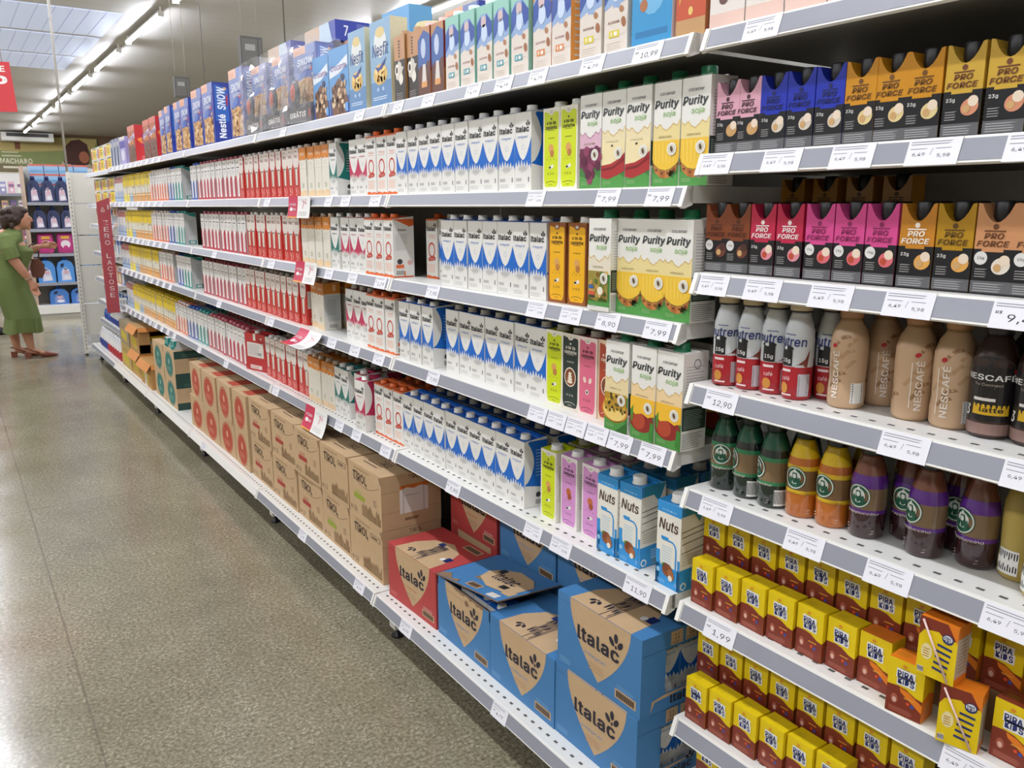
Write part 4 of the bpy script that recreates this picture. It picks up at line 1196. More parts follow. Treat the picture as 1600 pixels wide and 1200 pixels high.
for k, x, y in (('sbcaramel', .15, -.33), ('sbmocha', .135, -.425), ('sbmocha', .16, -.50), ('sbgreen', .15, -.20), ('sbcaramel', .21, -.38)):
    place(k, x, y, ZS['R4'], 'second row of glass bottles', rz=.2)
place('goldb', .125, -.612, ZS['R4'], SHELF_NAME['R4'], rz=.2)
place('goldb', .080, -.668, ZS['R4'], SHELF_NAME['R4'], rz=-.2)
# chocolate milk boxes: a front row one high, the row behind two high
def pira_rows(s, nf, nb, y0):
    z = ZS[s]
    for i in range(nf):
        place('pira' if i < 6 else ('pira' if s == 'R6' else 'piraor2'), .022 + .0035 * (i % 7), y0 - .0285 - .0622 * i, z, SHELF_NAME[s], rz=random.uniform(-.07, .03))
    for i in range(nb):
        k = 'pira' if i < 7 else 'piraor'
        y = y0 + .031 - .0285 - .0650 * i
        place(k, .0865, y, z + .0720, f"rear row, {dict(R5='sixth', R6='seventh')[s]} shelf", rz=random.uniform(-.03, .03))
    mb = MB(); mb.box(0, -nb * .0655, 0, .20, 0, .0710, M('8a6a48', .8)); mb.box(.0, -nb * .0655, .0710, .003, 0, .0715, M('8a6a48', .8))
    t = link('display_tray', mb.mesh('display_tray'), None, (.0855, y0 + .012, z + .0004))
    tag(t, f"kraft tray raising the rear chocolate milk boxes, bottle bay's {dict(R5='sixth', R6='seventh')[s]} shelf", 'tray')
pira_rows('R5', 7, 11, -.040)
pira_rows('R6', 6, 8, -.040)
place('piraor2', .010, -.517, ZS['R5'], SHELF_NAME['R5'], rz=.10)
place('cow', .06, -.56, ZS['R6'] + .0, SHELF_NAME['R6']); place('cow', .06, -.625, ZS['R6'], SHELF_NAME['R6'])
place('piraor', .030, -.672, ZS['R5'], SHELF_NAME['R5'], rz=0)
place('piraor', .030, -.736, ZS['R5'], SHELF_NAME['R5'], rz=0)
# the two boxes turned to show their straws, one on the other
KINDS['piraback'] = dict(body=lambda: pira_art(turned=True), cap=None, pos=None, desc='chocolate milk box turned straw side out', cat='drink box', name='chocolate_milk_box', cap_name='cap', me=None, cme=None)
def straw_box(x, y, z, rz, label):
    o = place('piraback', x, y, z, 'x', rz=rz)
    ITEMS.pop()
    tag(o, label, 'drink box')
    mb = MB(); mb.tube([(-.0035, .023, .092), (-.0035, -.021, .004)], .0017, M('e2c4bc', .3), 8)
    link('straw', mb.mesh('straw'), o)
straw_box(.004, -.607, ZS['R5'], .26, 'lower chocolate milk box turned with its straw showing, sixth shelf')
straw_box(-.004, -.567, ZS['R5'] + .0968, .06, 'upper chocolate milk box turned with its straw showing, propped on another')
place('pira', .03, -.10, .165, "bottle bay's floor-level shelf"); place('pira', .03, -.165, .165, "bottle bay's floor-level shelf"); place('pira', .03, -.23, .165, "bottle bay's floor-level shelf")
place('pira', .03, -.10, .2605, "bottle bay's floor-level shelf, upper"); place('pira', .03, -.165, .2605, "bottle bay's floor-level shelf, upper"); place('pira', .03, -.23, .2605, "bottle bay's floor-level shelf, upper")

# ------------------------------------------------------------------ price tags
def build_tags():
    TAGS = {'E': [(2.27, 2.201, ''), (1.529, 1.452, ''), (1.237, 1.172, ''), (1.051, 0.979, ''), (0.809, 0.736, ''), (0.667, 0.59, ''), (0.521, 0.45, ''), (0.327, 0.25, ''), (0.16, 0.079, '10,99')],
            'D': [(2.528, 2.45, ''), (1.823, 1.756, ''), (1.673, 1.594, ''), (1.431, 1.348, ''), (0.527, 0.456, 'd'), (0.266, 0.191, '7,99'), (0.11, 0.034, '7,99')],
            'C': [(3.451, 3.371, ''), (2.527, 2.44, ''), (1.857, 1.781, ''), (1.638, 1.56, ''), (1.413, 1.33, '1,79'), (1.049, 0.974, '7,90'), (0.525, 0.447, 'd'), (0.389, 0.312, 'd'), (0.257, 0.182, '8,90'), (0.103, 0.027, '7,99')],
            'B': [(3.435, 3.353, ''), (2.577, 2.497, ''), (1.863, 1.78, ''), (1.648, 1.563, ''), (1.445, 1.363, ''), (1.056, 0.984, '7,90'), (0.517, 0.442, 'd'), (0.437, 0.365, 'd'), (0.361, 0.289, 'd'), (0.284, 0.211, 'd'), (0.206, 0.13, '7,99'), (0.104, 0.029, '7,99')],
            'A': [(3.944, 3.865, ''), (3.382, 3.302, ''), (2.573, 2.488, ''), (1.823, 1.745, ''), (1.660, 1.582, ''), (1.413, 1.335, ''), (0.948, 0.868, '7,90'), (0.533, 0.458, 'd'), (0.417, 0.336, 'd'), (0.139, 0.056, '11,90')],
            'R1': [(-0.034, -0.107, 'd'), (-0.177, -0.255, 'd'), (-0.311, -0.386, 'd'), (-0.439, -0.517, 'd'), (-0.577, -0.655, 'd')], 'R2': [(-0.044, -0.115, 'd'), (-0.154, -0.232, 'd'), (-0.291, -0.37, 'd'), (-0.425, -0.503, 'd'), (-0.585, -0.662, '9,49')],
            'R3': [(-0.073, -0.151, '12,90'), (-0.44, -0.519, 'd'), (-0.625, -0.70, 'd')], 'R4': [(-0.075, -0.154, 'd'), (-0.278, -0.356, 'd'), (-0.436, -0.514, 'd'), (-0.622, -0.70, 'd')], 'R5': [(-0.103, -0.18, '1,99'), (-0.59, -0.666, 'd')],
            'RE': [(-0.12, -0.196, 'd')], 'base': [(3.612, 3.526, ''), (2.033, 1.949, ''), (1.464, 1.380, ''), (1.095, 1.018, ''), (0.544, 0.472, '')]}
    for k, y0 in (('D', 6.35), ('C', 6.3), ('B', 6.3), ('A', 6.3), ('E', 6.3)):      # the far bays carry a tag every few cartons
        TAGS[k] = TAGS[k] + [(y0 - .19 * i, y0 - .19 * i - .08, '') for i in range(10)]
    PAPER, GREY, DK = M('e6e5ea', .6), M('9c9ca4', .7), M('2c2c32', .7)
    cache = {}
    def tag_mesh(kind_, w):
        k = (kind_, round(w, 3))
        if k in cache:
            return cache[k]
        mb = MB(); h = .0405
        mb.box(-.0010, -w / 2, 0, 0, w / 2, h, PAPER)
        F = Face(mb, (-.0010, w / 2, 0), (0, -1, 0), (0, 0, 1), w, h)
        F.lines(.05, .95, .76, .94, 2, GREY, 1, .4)
        if kind_ == 'd':
            F.lines(.06, .45, .60, .66, 1, GREY, 1, .5); F.lines(.55, .9, .60, .66, 1, GREY, 1, .5)
            F.text('6,49', .24, .40, .24, .15, DK, 1); F.text('5,98', .72, .34, .24, .15, DK, 1); F.text('/', .48, .5, .05, .25, GREY, 1)
        elif kind_:
            F.text('R$', .13, .56, .12, .13, DK, 1); F.text(kind_, .58, .36, .58, .32, DK, 1)
        else:
            F.text('R$', .18, .45, .1, .12, DK, 1); F.text('4,79', .55, .36, .44, .22, DK, 1); F.lines(.1, .6, .62, .70, 1, GREY, 1, .4)
        cache[k] = mb.mesh('price_tag')
        return cache[k]
    for s, L in TAGS.items():
        for a, b, tx in L:
            x = -.1025 if s == 'base' else -.0045
            o = link('price_tag', tag_mesh(tx, a - b), None, (x - .0022, (a + b) / 2, ZS[s] - .039), (0, math.atan2(.013, .0366), 0))
            o['category'] = 'price tag'
            d = 'white double-price tag' if tx == 'd' else ('large-print white price tag' if tx else 'small white price tag')
            ITEMS.append((o, d, SHELF_NAME[s].replace(' shelf', ' rail'), (a + b) / 2))
build_tags()

# promotional cards hanging out from the rails
def promo(z, y0, y1, tilt, label, drop=.085):
    w = y0 - y1
    mb = MB(); n = 8
    Rd, Wt = M('c62a4e', .5), M('eeece8', .5)
    def at(t, u):      # curls outwards towards its lower edge
        a = tilt * (.35 + .65 * t)
        return Vector((-drop * t * math.sin(a), w / 2 - w * u, -drop * t * math.cos(a)))
    def strip(u0, u1, m, t0=0, t1=1, lift=0.0):
        for i in range(n):
            a, b = t0 + (t1 - t0) * i / n, t0 + (t1 - t0) * (i + 1) / n
            q = [at(b, u0), at(b, u1), at(a, u1), at(a, u0)]
            nrm = (q[1] - q[0]).cross(q[3] - q[0]).normalized() * lift
            mb.poly([p + nrm for p in q], m)
    strip(0, .44, Rd, lift=.0006); strip(.44, 1, Wt, lift=.0006)
    strip(0, 1, M('d9d6d2', .6), lift=-.0004)
    strip(0, .44, M('e8a032', .5), .94, 1, lift=.0009)
    F = Face(mb, (0, 0, 0), (0, -1, 0), (0, 0, 1), w, drop, lambda a, b, l: at(1 - b, a) + (at(1, 0) - at(0, 0)).cross(Vector((0, -1, 0))).normalized() * 0.0016)
    F.text('7', .70, .60, .07, .34, M('d85a78', .5), 2, .0); F.text('99', .80, .68, .09, .14, M('d85a78', .5), 2)
    F.text('HORA', .22, .62, .30, .12, M('f0d6dc', .5), 2, .02); F.disc(.16, .40, .07, .09, M('f4e9ea', .5), 2, 12); F.text('app', .30, .38, .14, .12, M('f4e9ea', .5), 2, .02)
    F.lines(.52, .95, .12, .34, 3, M('b9b4b4', .6), 2, .25); F.lines(.5, .96, .80, .90, 2, M('b9b4b4', .6), 2, .25)
    o = link('promotion_card', mb.mesh('promotion_card'), None, (-.006, (y0 + y1) / 2, z))
    tag(o, label, 'promotion card', 'red and white promotion cards')
promo(1.512, 2.195, 1.955, .12, "red and white promotion card on the long run's second shelf rail")
promo(1.258, 2.150, 1.918, .22, "red and white promotion card on the long run's third shelf rail")
promo(.985, 2.140, 1.900, 1.10, "red and white promotion card curling out from the fourth shelf", .11)
promo(.668, 2.120, 1.885, .30, "red and white promotion card on the long run's fifth shelf rail", .10)

# ------------------------------------------------------------------ cardboard boxes on the floor-level shelf
def shield_pts(x0, x1, top, tip, n=9):
    L = [(x0 + (x1 - x0) * .5 * (i / (n - 1)) ** 1.9, top - (top - tip) * (i / (n - 1))) for i in range(n)]
    Rr = [(x0 + x1 - a, b) for a, b in reversed(L[:-1])]
    return L + Rr
def dairy_box(col, w=.300, d=.218, h=.193, window=False, open_top=False, label='', loc=(0, 0, 0), rz=0.0):
    C = M(col, .6, key='printed_card_' + col, noise=.10, scale=20)
    D2 = M('2a2732', .6)
    mb = MB()
    y = w / 2
    skip = (['right'] if window else []) + (['top'] if open_top else [])
    mb.box(0, -y, 0, d, y, h, C, skip=skip)
    F, Rt, Tp = faces_of(mb, w, d, h)
    F.poly(shield_pts(.16, .88, .995, .10), KRAFT, 1)
    wordmark(F, .51, .615, .50, .19, D2)
    F.text('Integral', .48, .40, .26, .05, M('5f8fc0', .6) if col != 'b63a38' else M('c9603c', .6), 2, 0, .3)
    F.lines(.40, .62, .22, .33, 3, M('a8825a', .7), 2, .25)
    F.rect(.72, .08, .955, .20, KRAFT, 1); F.barcode(.735, .095, .94, .185, 2, bg=KRAFT_IN)
    F.lines(.74, .96, .215, .27, 3, M('d9d4cc', .6) if col == 'b63a38' else M('7fb0d4', .6), 1, .25)
    F.lines(.03, .20, .06, .14, 4, M('d98a80', .6) if col == 'b63a38' else M('7fb0d4', .6), 1, .3)
    F.rect(0, .895, .16, .9, M('2c5c84', .7) if col != 'b63a38' else M('8c2a2a', .7), 1)
    if window:
        a0, a1, b0, b1 = .34, .97, .22, .77
        for r in ((0, 0, 1, b0), (0, b1, 1, 1), (0, b0, a0, b1), (a1, b0, 1, b1)):
            Rt.rect(*r, C, 0)
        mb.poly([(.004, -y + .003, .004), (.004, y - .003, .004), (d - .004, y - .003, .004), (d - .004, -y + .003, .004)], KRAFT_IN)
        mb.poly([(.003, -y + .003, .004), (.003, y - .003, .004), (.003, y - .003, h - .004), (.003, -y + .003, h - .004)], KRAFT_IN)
        Rt.rect(0, b1 + .01, .34, b1 + .018, M('2a5478', .7), 1)
        for k in range(3):
            Rt.rect(.40 + .21 * k, .80, .57 + .21 * k, .97, KRAFT, 1); Rt.text(('11', '12', 'T')[k], .485 + .21 * k, .90, .07, .07, INK, 2); Rt.lines(.42 + .21 * k, .55 + .21 * k, .815, .85, 2, INK, 2, .3)
        Rt.poly([(.14, .02), (.16, .17), (.34, .20), (.97, .20), (.97, .19), (.2, .15)], KRAFT, 1)
        wordmark(Rt, .62, .11, .40, .11, D2, 2)
    elif col == 'b63a38':
        Rt.rect(0, .62, 1, .625, M('8c2a2a', .7), 1); Rt.rect(0, .32, 1, .325, M('8c2a2a', .7), 1)
    if open_top:
        for yy in (-y, y - .004):
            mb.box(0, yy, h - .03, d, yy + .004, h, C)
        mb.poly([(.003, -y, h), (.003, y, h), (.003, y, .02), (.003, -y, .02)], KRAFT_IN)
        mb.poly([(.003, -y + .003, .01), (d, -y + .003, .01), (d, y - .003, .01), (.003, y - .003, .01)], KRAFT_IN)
        # torn front edge
        rnd = random.Random(3)
        pts = [(.30, 1.0)] + [(.30 + .6 * i / 14, .985 - .05 * rnd.random()) for i in range(1, 14)] + [(.9, 1.0)]
        F.poly(pts, KRAFT_IN, 3)
        F.rect(.16, .86, .84, .865, KRAFT_IN, 3); F.disc(.58, .87, .035, .05, KRAFT_IN, 3, 12)
    else:
        sh = [(a, 1 - b * .80) for a, b in [(0.16, 0), (.2, .55), (.32, .85), (.5, 1.0), (.7, .85), (.82, .55), (.88, 0)]]
        Tp.poly([(.16, 0.0), (.88, 0.0), (.86, .35), (.76, .62), (.52, .76), (.28, .62), (.18, .35)], KRAFT, 1)
        Tp.text('Italac', .52, .30, .44, .22, D2, 2, .022, 0, 2)
        leaf_mark(Tp, .34, .20, -.05, D2, 2)
        Tp.rect(.78, .30, .86, .44, M('1d2f6a', .4), 2); Tp.rect(.40, .56, .48, .66, M('1d2f6a', .4), 2)
        Tp.disc(.76, .33, .03, .05, WHITE, 3, 10)
        Tp.rect(.62, .8, .9, .94, KRAFT, 1); Tp.barcode(.64, .82, .88, .92, 2, bg=KRAFT_IN)
    o = link('milk_case', mb.mesh('milk_case'), None, loc, (0, 0, rz))
    tag(o, label, 'box')
    return o
BLUEB, REDB = '3b7bb2', 'b63a38'
ZB = .1656
dairy_box(REDB, w=.31, label='red dairy box standing beside the kraft boxes, floor-level shelf', loc=(-.045, 1.115, ZB), rz=.04)
ob = dairy_box(BLUEB, open_top=True, label='open blue dairy box with torn lid beside the red box', loc=(-.038, .798, ZB))
# lid: hinged at the back, lifted at the near corner
mb = MB()
C_ = M(BLUEB, .6, key='printed_card_' + BLUEB)
Lp = [Vector((-.006, .146, .196)), Vector((.012, -.172, .230)), Vector((.232, -.176, .222)), Vector((.222, .148, .200))]
th = Vector((0, 0, .004))
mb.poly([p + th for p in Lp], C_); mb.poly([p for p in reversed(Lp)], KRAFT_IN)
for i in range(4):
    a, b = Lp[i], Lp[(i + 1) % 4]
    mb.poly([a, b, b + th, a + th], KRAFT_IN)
def lid_map(a, b, l):
    p = (Lp[0] * (1 - a) + Lp[1] * a) * (1 - b) + (Lp[3] * (1 - a) + Lp[2] * a) * b
    return p + th + Vector((0, 0, .0003 * (l + 1)))
LF = Face(mb, (0, 0, 0), (0, -1, 0), (1, 0, 0), .32, .22, lid_map)
LF.poly([(.94, .36), (.94, .62), (.80, .78), (.55, .84), (.40, .74), (.30, .56), (.36, .36), (.60, .22), (.84, .24)], KRAFT, 1)
LF.text('Italac', .62, .54, .34, .20, M('2a2732', .6), 2, .02); LF.rect(.38, .62, .46, .74, M('16161c', .6), 2); LF.rect(.70, .30, .80, .40, M('16161c', .6), 2)
LF.rect(.42, .06, .62, .18, KRAFT, 1); LF.barcode(.44, .07, .60, .17, 2, bg=KRAFT_IN); LF.rect(.78, .03, .92, .14, M('d9d2c8', .6), 1); LF.rect(.84, .2, .97, .34, KRAFT, 1)
LF.poly([(.02, .10), (.10, .16), (.22, .04), (.30, .10), (.34, .02), (.0, .0)], KRAFT_IN, 2)
link('lid', mb.mesh('lid'), ob)
for i in range(3):
    o = place('blue', .005, .84 - .074 * i, ZB + .012, 'open blue dairy box, stack', rz=0); o.scale = (1, 1, .86)
dairy_box(BLUEB, label='blue dairy box between the open box and the stacked pair', loc=(-.038, .4962, ZB))
b3 = dairy_box(BLUEB, window=True, label='upper blue dairy box of the stacked pair by the bottle bay', loc=(-.034, .190, ZB + .1945))
b4 = dairy_box(BLUEB, window=True, label='lower blue dairy box of the stacked pair by the bottle bay', loc=(-.036, .194, ZB))
for lv, zz in (('upper', ZB + .1945), ('lower', ZB)):
    for i in range(2):
        o = place('blue', .071 + .0722 * i, .062, zz + .006, f'{lv} windowed blue box, stack', rz=PI / 2)
        o.scale = (1, 1, .87)
for y, c, nm in ((1.135, REDB, 'red'), (.815, BLUEB, 'blue'), (.505, BLUEB, 'other blue')):
    for lv, zz in ((0, ZB), (1, ZB + .1945)):
        dairy_box(c, d=.205, label=f"{nm} dairy box at the back of the floor-level shelf, {'upper' if lv else 'lower'} one", loc=(.205, y, zz))

VILL = M('8c6e4b', .8)
def kraft_box(style, w, d, h, loc, label, rz=0.0, name='carton_case'):
    mb = MB(); mb.box(0, -w / 2, 0, d, w / 2, h, KRAFT)
    F, Rt, Tp = faces_of(mb, w, d, h)
    DK = M('4a3626', .8)
    if style[0] == 't':
        F.text('TIROL', .36, .76, .44, .17, DK, 2, .026); F.poly([(.18, .86), (.3, .86), (.3, .845), (.18, .84)], DK, 2); F.poly([(.50, .70), (.55, .70), (.58, .62), (.54, .66)], DK, 2)
        F.lines(.18, .74, .90, .95, 2, M('8c6c48', .8), 1, .4)
        if style != 'tplain':
            for i in range(10):
                a, b = i / 10, (i + 1) / 10
                F.poly([(.10 + .84 * a, .78 - .62 * a * (1 - a)), (.10 + .84 * b, .78 - .62 * b * (1 - b)), (.10 + .84 * b, .772 - .62 * b * (1 - b)), (.10 + .84 * a, .772 - .62 * a * (1 - a))], DK, 1)
            c = M('a8382e', .7) if style == 'tred' else M('94a02c', .7)
            F.rect(.16, .335, .50, .43, c, 2)
            F.lines(.2, .46, .45, .53, 2, c, 2, .3); F.lines(.76, .88, .38, .52, 4, DK, 1, .3)
        else:
            F.poly([(.66, .74), (.94, .74), (.94, .84), (.66, .84)], DK, 1); F.poly([(.675, .75), (.925, .75), (.925, .83), (.675, .83)], KRAFT, 2); F.lines(.7, .9, .77, .82, 1, DK, 3, .6)
        F.text('12', .20, .12, .10, .09, DK, 2); F.lines(.03, .12, .08, .16, 3, DK, 1, .4)
        rnd = random.Random(hash(style) % 7 + 2)
        x = .40
        while x < .93:
            ww = .05 + .07 * rnd.random(); hh = .14 + .16 * rnd.random()
            F.poly([(x, .06), (min(x + ww, .97), .06), (min(x + ww, .97), .06 + hh * .7), (min(x + ww * .5, .97), .06 + hh), (x, .06 + hh * .7)], (VILL, M('977a56', .8))[int(rnd.random() * 2)], 1)
            F.rect(x + ww * .3, .1, min(x + ww * .5, .97), .06 + hh * .5, M('a5845c', .8), 2)
            x += ww * .8
        Rt.rect(0, .69, 1, .695, KRAFT_IN, 1); Rt.rect(0, .31, 1, .315, KRAFT_IN, 1)
        Rt.rect(.30, .26, .78, .78, M('e2ddd4', .6), 2); Rt.poly([(.30, .78), (.78, .78), (.78, .70), (.65, .735), (.54, .70), (.42, .735), (.30, .70)], M('d5722a', .6), 3)
        Rt.rect(.355, .26, .362, .78, M('6a6258', .7), 4); Rt.rect(.70, .26, .707, .78, M('6a6258', .7), 4); Rt.lines(.38, .68, .58, .62, 1, M('a9a299', .7), 3, .3)
        Rt.lines(.38, .66, .12, .18, 1, VILL, 1, .9); Rt.text('TIROL', .56, .92, .22, .08, DK, 1)
        Tp.lines(.2, .7, .15, .3, 2, DK, 1, .3); Tp.text('TIROL', .55, .35, .3, .14, DK, 1)
        if style == 'tgreen':
            Tp.rect(.40, .55, .75, .72, M('94a02c', .7), 1)
        F.poly([(.93, .985), (.985, .84), (1, .84), (1, .985)], KRAFT_IN, 1)
    else:
        col = M('b5472f', .7) if style == 'cred' else M('2f7266', .7)
        F.disc(.50, .46, .35, .43, col, 1, 30); F.ring(.5, .46, .325, .40, .04, KRAFT, 2, 30)
        F.disc(.5, .56, .06, .10, M('d9a488', .7) if style == 'cred' else M('8fb8a8', .7), 2, 12); F.lines(.3, .7, .24, .40, 3, M('cf8a6c', .7) if style == 'cred' else M('7aa898', .7), 2, .4)
        if style == 'cred':
            Tp.rect(.45, .1, .9, .9, col, 1); Rt.rect(0, .7, 1, .705, KRAFT_IN, 1)
        else:
            dk = M('24463e', .7)
            Rt.rect(0, .74, 1, 1, dk, 1); Rt.rect(0, 0, 1, .24, dk, 1); Rt.rect(.60, .26, .84, .72, M('1f8f88', .5), 2); Rt.rect(.62, .6, .82, .7, M('d9d6d0', .5), 3); Tp.rect(0, .5, 1, 1, dk, 1)
            Rt.lines(.2, .8, .8, .92, 2, M('4a7066', .7), 2, .4)
    o = link(name, mb.mesh(name), None, loc, (0, 0, rz))
    tag(o, label, 'box')
    return o
TX = -.040
edges = [1.335, 1.620, 1.900, 2.190, 2.515, 2.845]
top_ = ['tgreen', 'tplain', 'tred', 'tred', 'tred']; bot_ = ['tplain', 'tgreen', 'tred', 'tred', 'tred']
wd = {'tgreen': 'green-labelled kraft milk case', 'tplain': 'unlabelled kraft milk case', 'tred': 'red-labelled kraft milk case'}
def dock(o, desc, where):
    ITEMS.append((o, desc, where, o.location.y))
for i in range(5):
    a, b = edges[i], edges[i + 1]
    for st, z, lv in ((bot_[i], ZB, 'lower'), (top_[i], ZB + .199, 'upper')):
        o = kraft_box(st, (b - a) * .962, .235, .198, (TX + random.uniform(-.004, .004), (a + b) / 2 + random.uniform(-.002, .002), z), 'x', random.uniform(-.006, .006))
        dock(o, wd[st], f'{lv} layer of floor-level shelf')
ce = [2.86, 3.125, 3.42, 3.745, 4.04]
for i in range(4):
    a, b = ce[i], ce[i + 1]
    for z, lv in ((ZB, 'lower'), (ZB + .196, 'upper')):
        o = kraft_box('cred', (b - a) * .95, .235, .195, (TX + random.uniform(-.006, .006), (a + b) / 2, z), 'x', random.uniform(-.03, .03))
        dock(o, 'kraft case with red circle', f'{lv} layer of floor-level shelf')
for a, b in ((4.43, 4.755), (4.765, 5.09)):
    for z, lv in ((ZB, 'lower'), (ZB + .196, 'upper')):
        o = kraft_box('cteal', (b - a), .25, .195, (TX, (a + b) / 2, z), 'x')
        dock(o, 'kraft case with teal circle', f'{lv} layer of floor-level shelf')
for i in range(3):
    o = place('wteal', .055 + .02 * (i % 2), 4.50 + .085 * i, ZB + .394, 'two teal-circle cases, lying, stack')
    o.rotation_euler = (0, -PI / 2, 0); o.scale = (.86, 1, 1); o.location = (.16 + .02 * (i % 2), 4.50 + .085 * i, ZB + .3925)
def yellow_case(loc, w, d, h, label, c='b89a50', flap=False, stripe=None, opened=False):
    Cc = M(c, .75, key='tinted_card_' + c, noise=.15, scale=20)
    mb = MB()
    if opened:
        t = .005
        mb.box(0, -w / 2, 0, d, w / 2, t, Cc)
        mb.box(0, -w / 2, t, t, w / 2, h, Cc); mb.box(d - t, -w / 2, t, d, w / 2, h, Cc)
        mb.box(t, w / 2 - t, t, d - t, w / 2, h, Cc); mb.box(t, -w / 2, t, d - t, -w / 2 + t, h * .35, Cc); mb.box(t, -w / 2, t, d * .35, -w / 2 + t, h, Cc)
        mb.box(t, -w / 2 + t, h - .004, d, w / 2, h, Cc)
    else:
        mb.box(0, -w / 2, 0, d, w / 2, h, Cc)
    F, Rt, Tp = faces_of(mb, w, d, h)
    F.poly([(.15, .25), (.75, .12), (.75, .5), (.15, .62)], M('c4ac2e', .7), 1); F.lines(.2, .7, .7, .85, 2, M('8c6a30', .8), 1, .3)
    if stripe:
        F.rect(.35, 0, .55, 1, M(stripe, .6), 2)
    o = link('milk_powder_case', mb.mesh('milk_powder_case'), None, loc)
    tag(o, label, 'box')
    if flap:
        mb = MB(); Or = M('c9823c', .7)
        mb.poly([(0, w / 2, h), (0, -w / 2, h), (-.035, -w / 2, h - .05), (-.035, w / 2, h - .05)], Or); mb.poly([(-.035, w / 2, h - .052), (-.035, -w / 2, h - .052), (0, -w / 2, h - .002), (0, w / 2, h - .002)], Or)
        mb.poly([(0, -w / 2 + .002, h + .001), (d * .7, -w / 2 + .002, h + .001), (d * .7, -w / 2 - .03, h - .03), (0, -w / 2 - .03, h - .03)], Or)
        link('flap', mb.mesh('flap'), o)
    return o
yellow_case((TX, 6.235, ZB), .41, .24, .195, 'yellow-printed kraft case under the grey-brown case', 'b99a52')
yellow_case((TX, 5.82, ZB), .36, .24, .195, 'kraft case with an orange flap below the open case', 'b88c48', flap=True)
yellow_case((TX - .01, 5.38, ZB), .40, .24, .185, 'low kraft case with a pale stripe beside the teal-circle cases', 'bb8a46', flap=True, stripe='d9cbb6')
yellow_case((TX, 6.235, ZB + .196), .40, .24, .19, 'grey-brown case stacked behind the open case', '9a8a6c')
yellow_case((TX, 5.81, ZB + .196), .36, .24, .205, 'open kraft case with orange flaps showing yellow packs', 'b58a50', flap=True, opened=True)
def small_pack(col, foot, w=.055, d=.04, h=.12):
    mb = MB(); mb.box(0, -w / 2, 0, d, w / 2, h, M(col)); F, Rt, Tp = faces_of(mb, w, d, h)
    F.rect(0, 0, 1, .35, M(foot), 1); F.disc(.5, .55, .3, .15, WHITE, 1, 12); F.lines(.2, .8, .78, .9, 2, M('8a6a20'), 1, .4)
    Rt.rect(0, 0, 1, .35, M(foot), 1); Rt.disc(.5, .55, .3, .15, WHITE, 1, 12)
    return mb
KINDS['packs'] = dict(body=lambda: small_pack('d9bd1e', 'c8502c').mesh('milk_powder_pack'), cap=None, pos=None, desc='yellow pack', cat='pack', name='milk_powder_pack', cap_name='', me=None, cme=None)
for i in range(4):
    place('packs', TX + .09 + .034 * 0 + .038 * i, 5.66, ZB + .202, 'open kraft case, stack', rz=PI / 2)

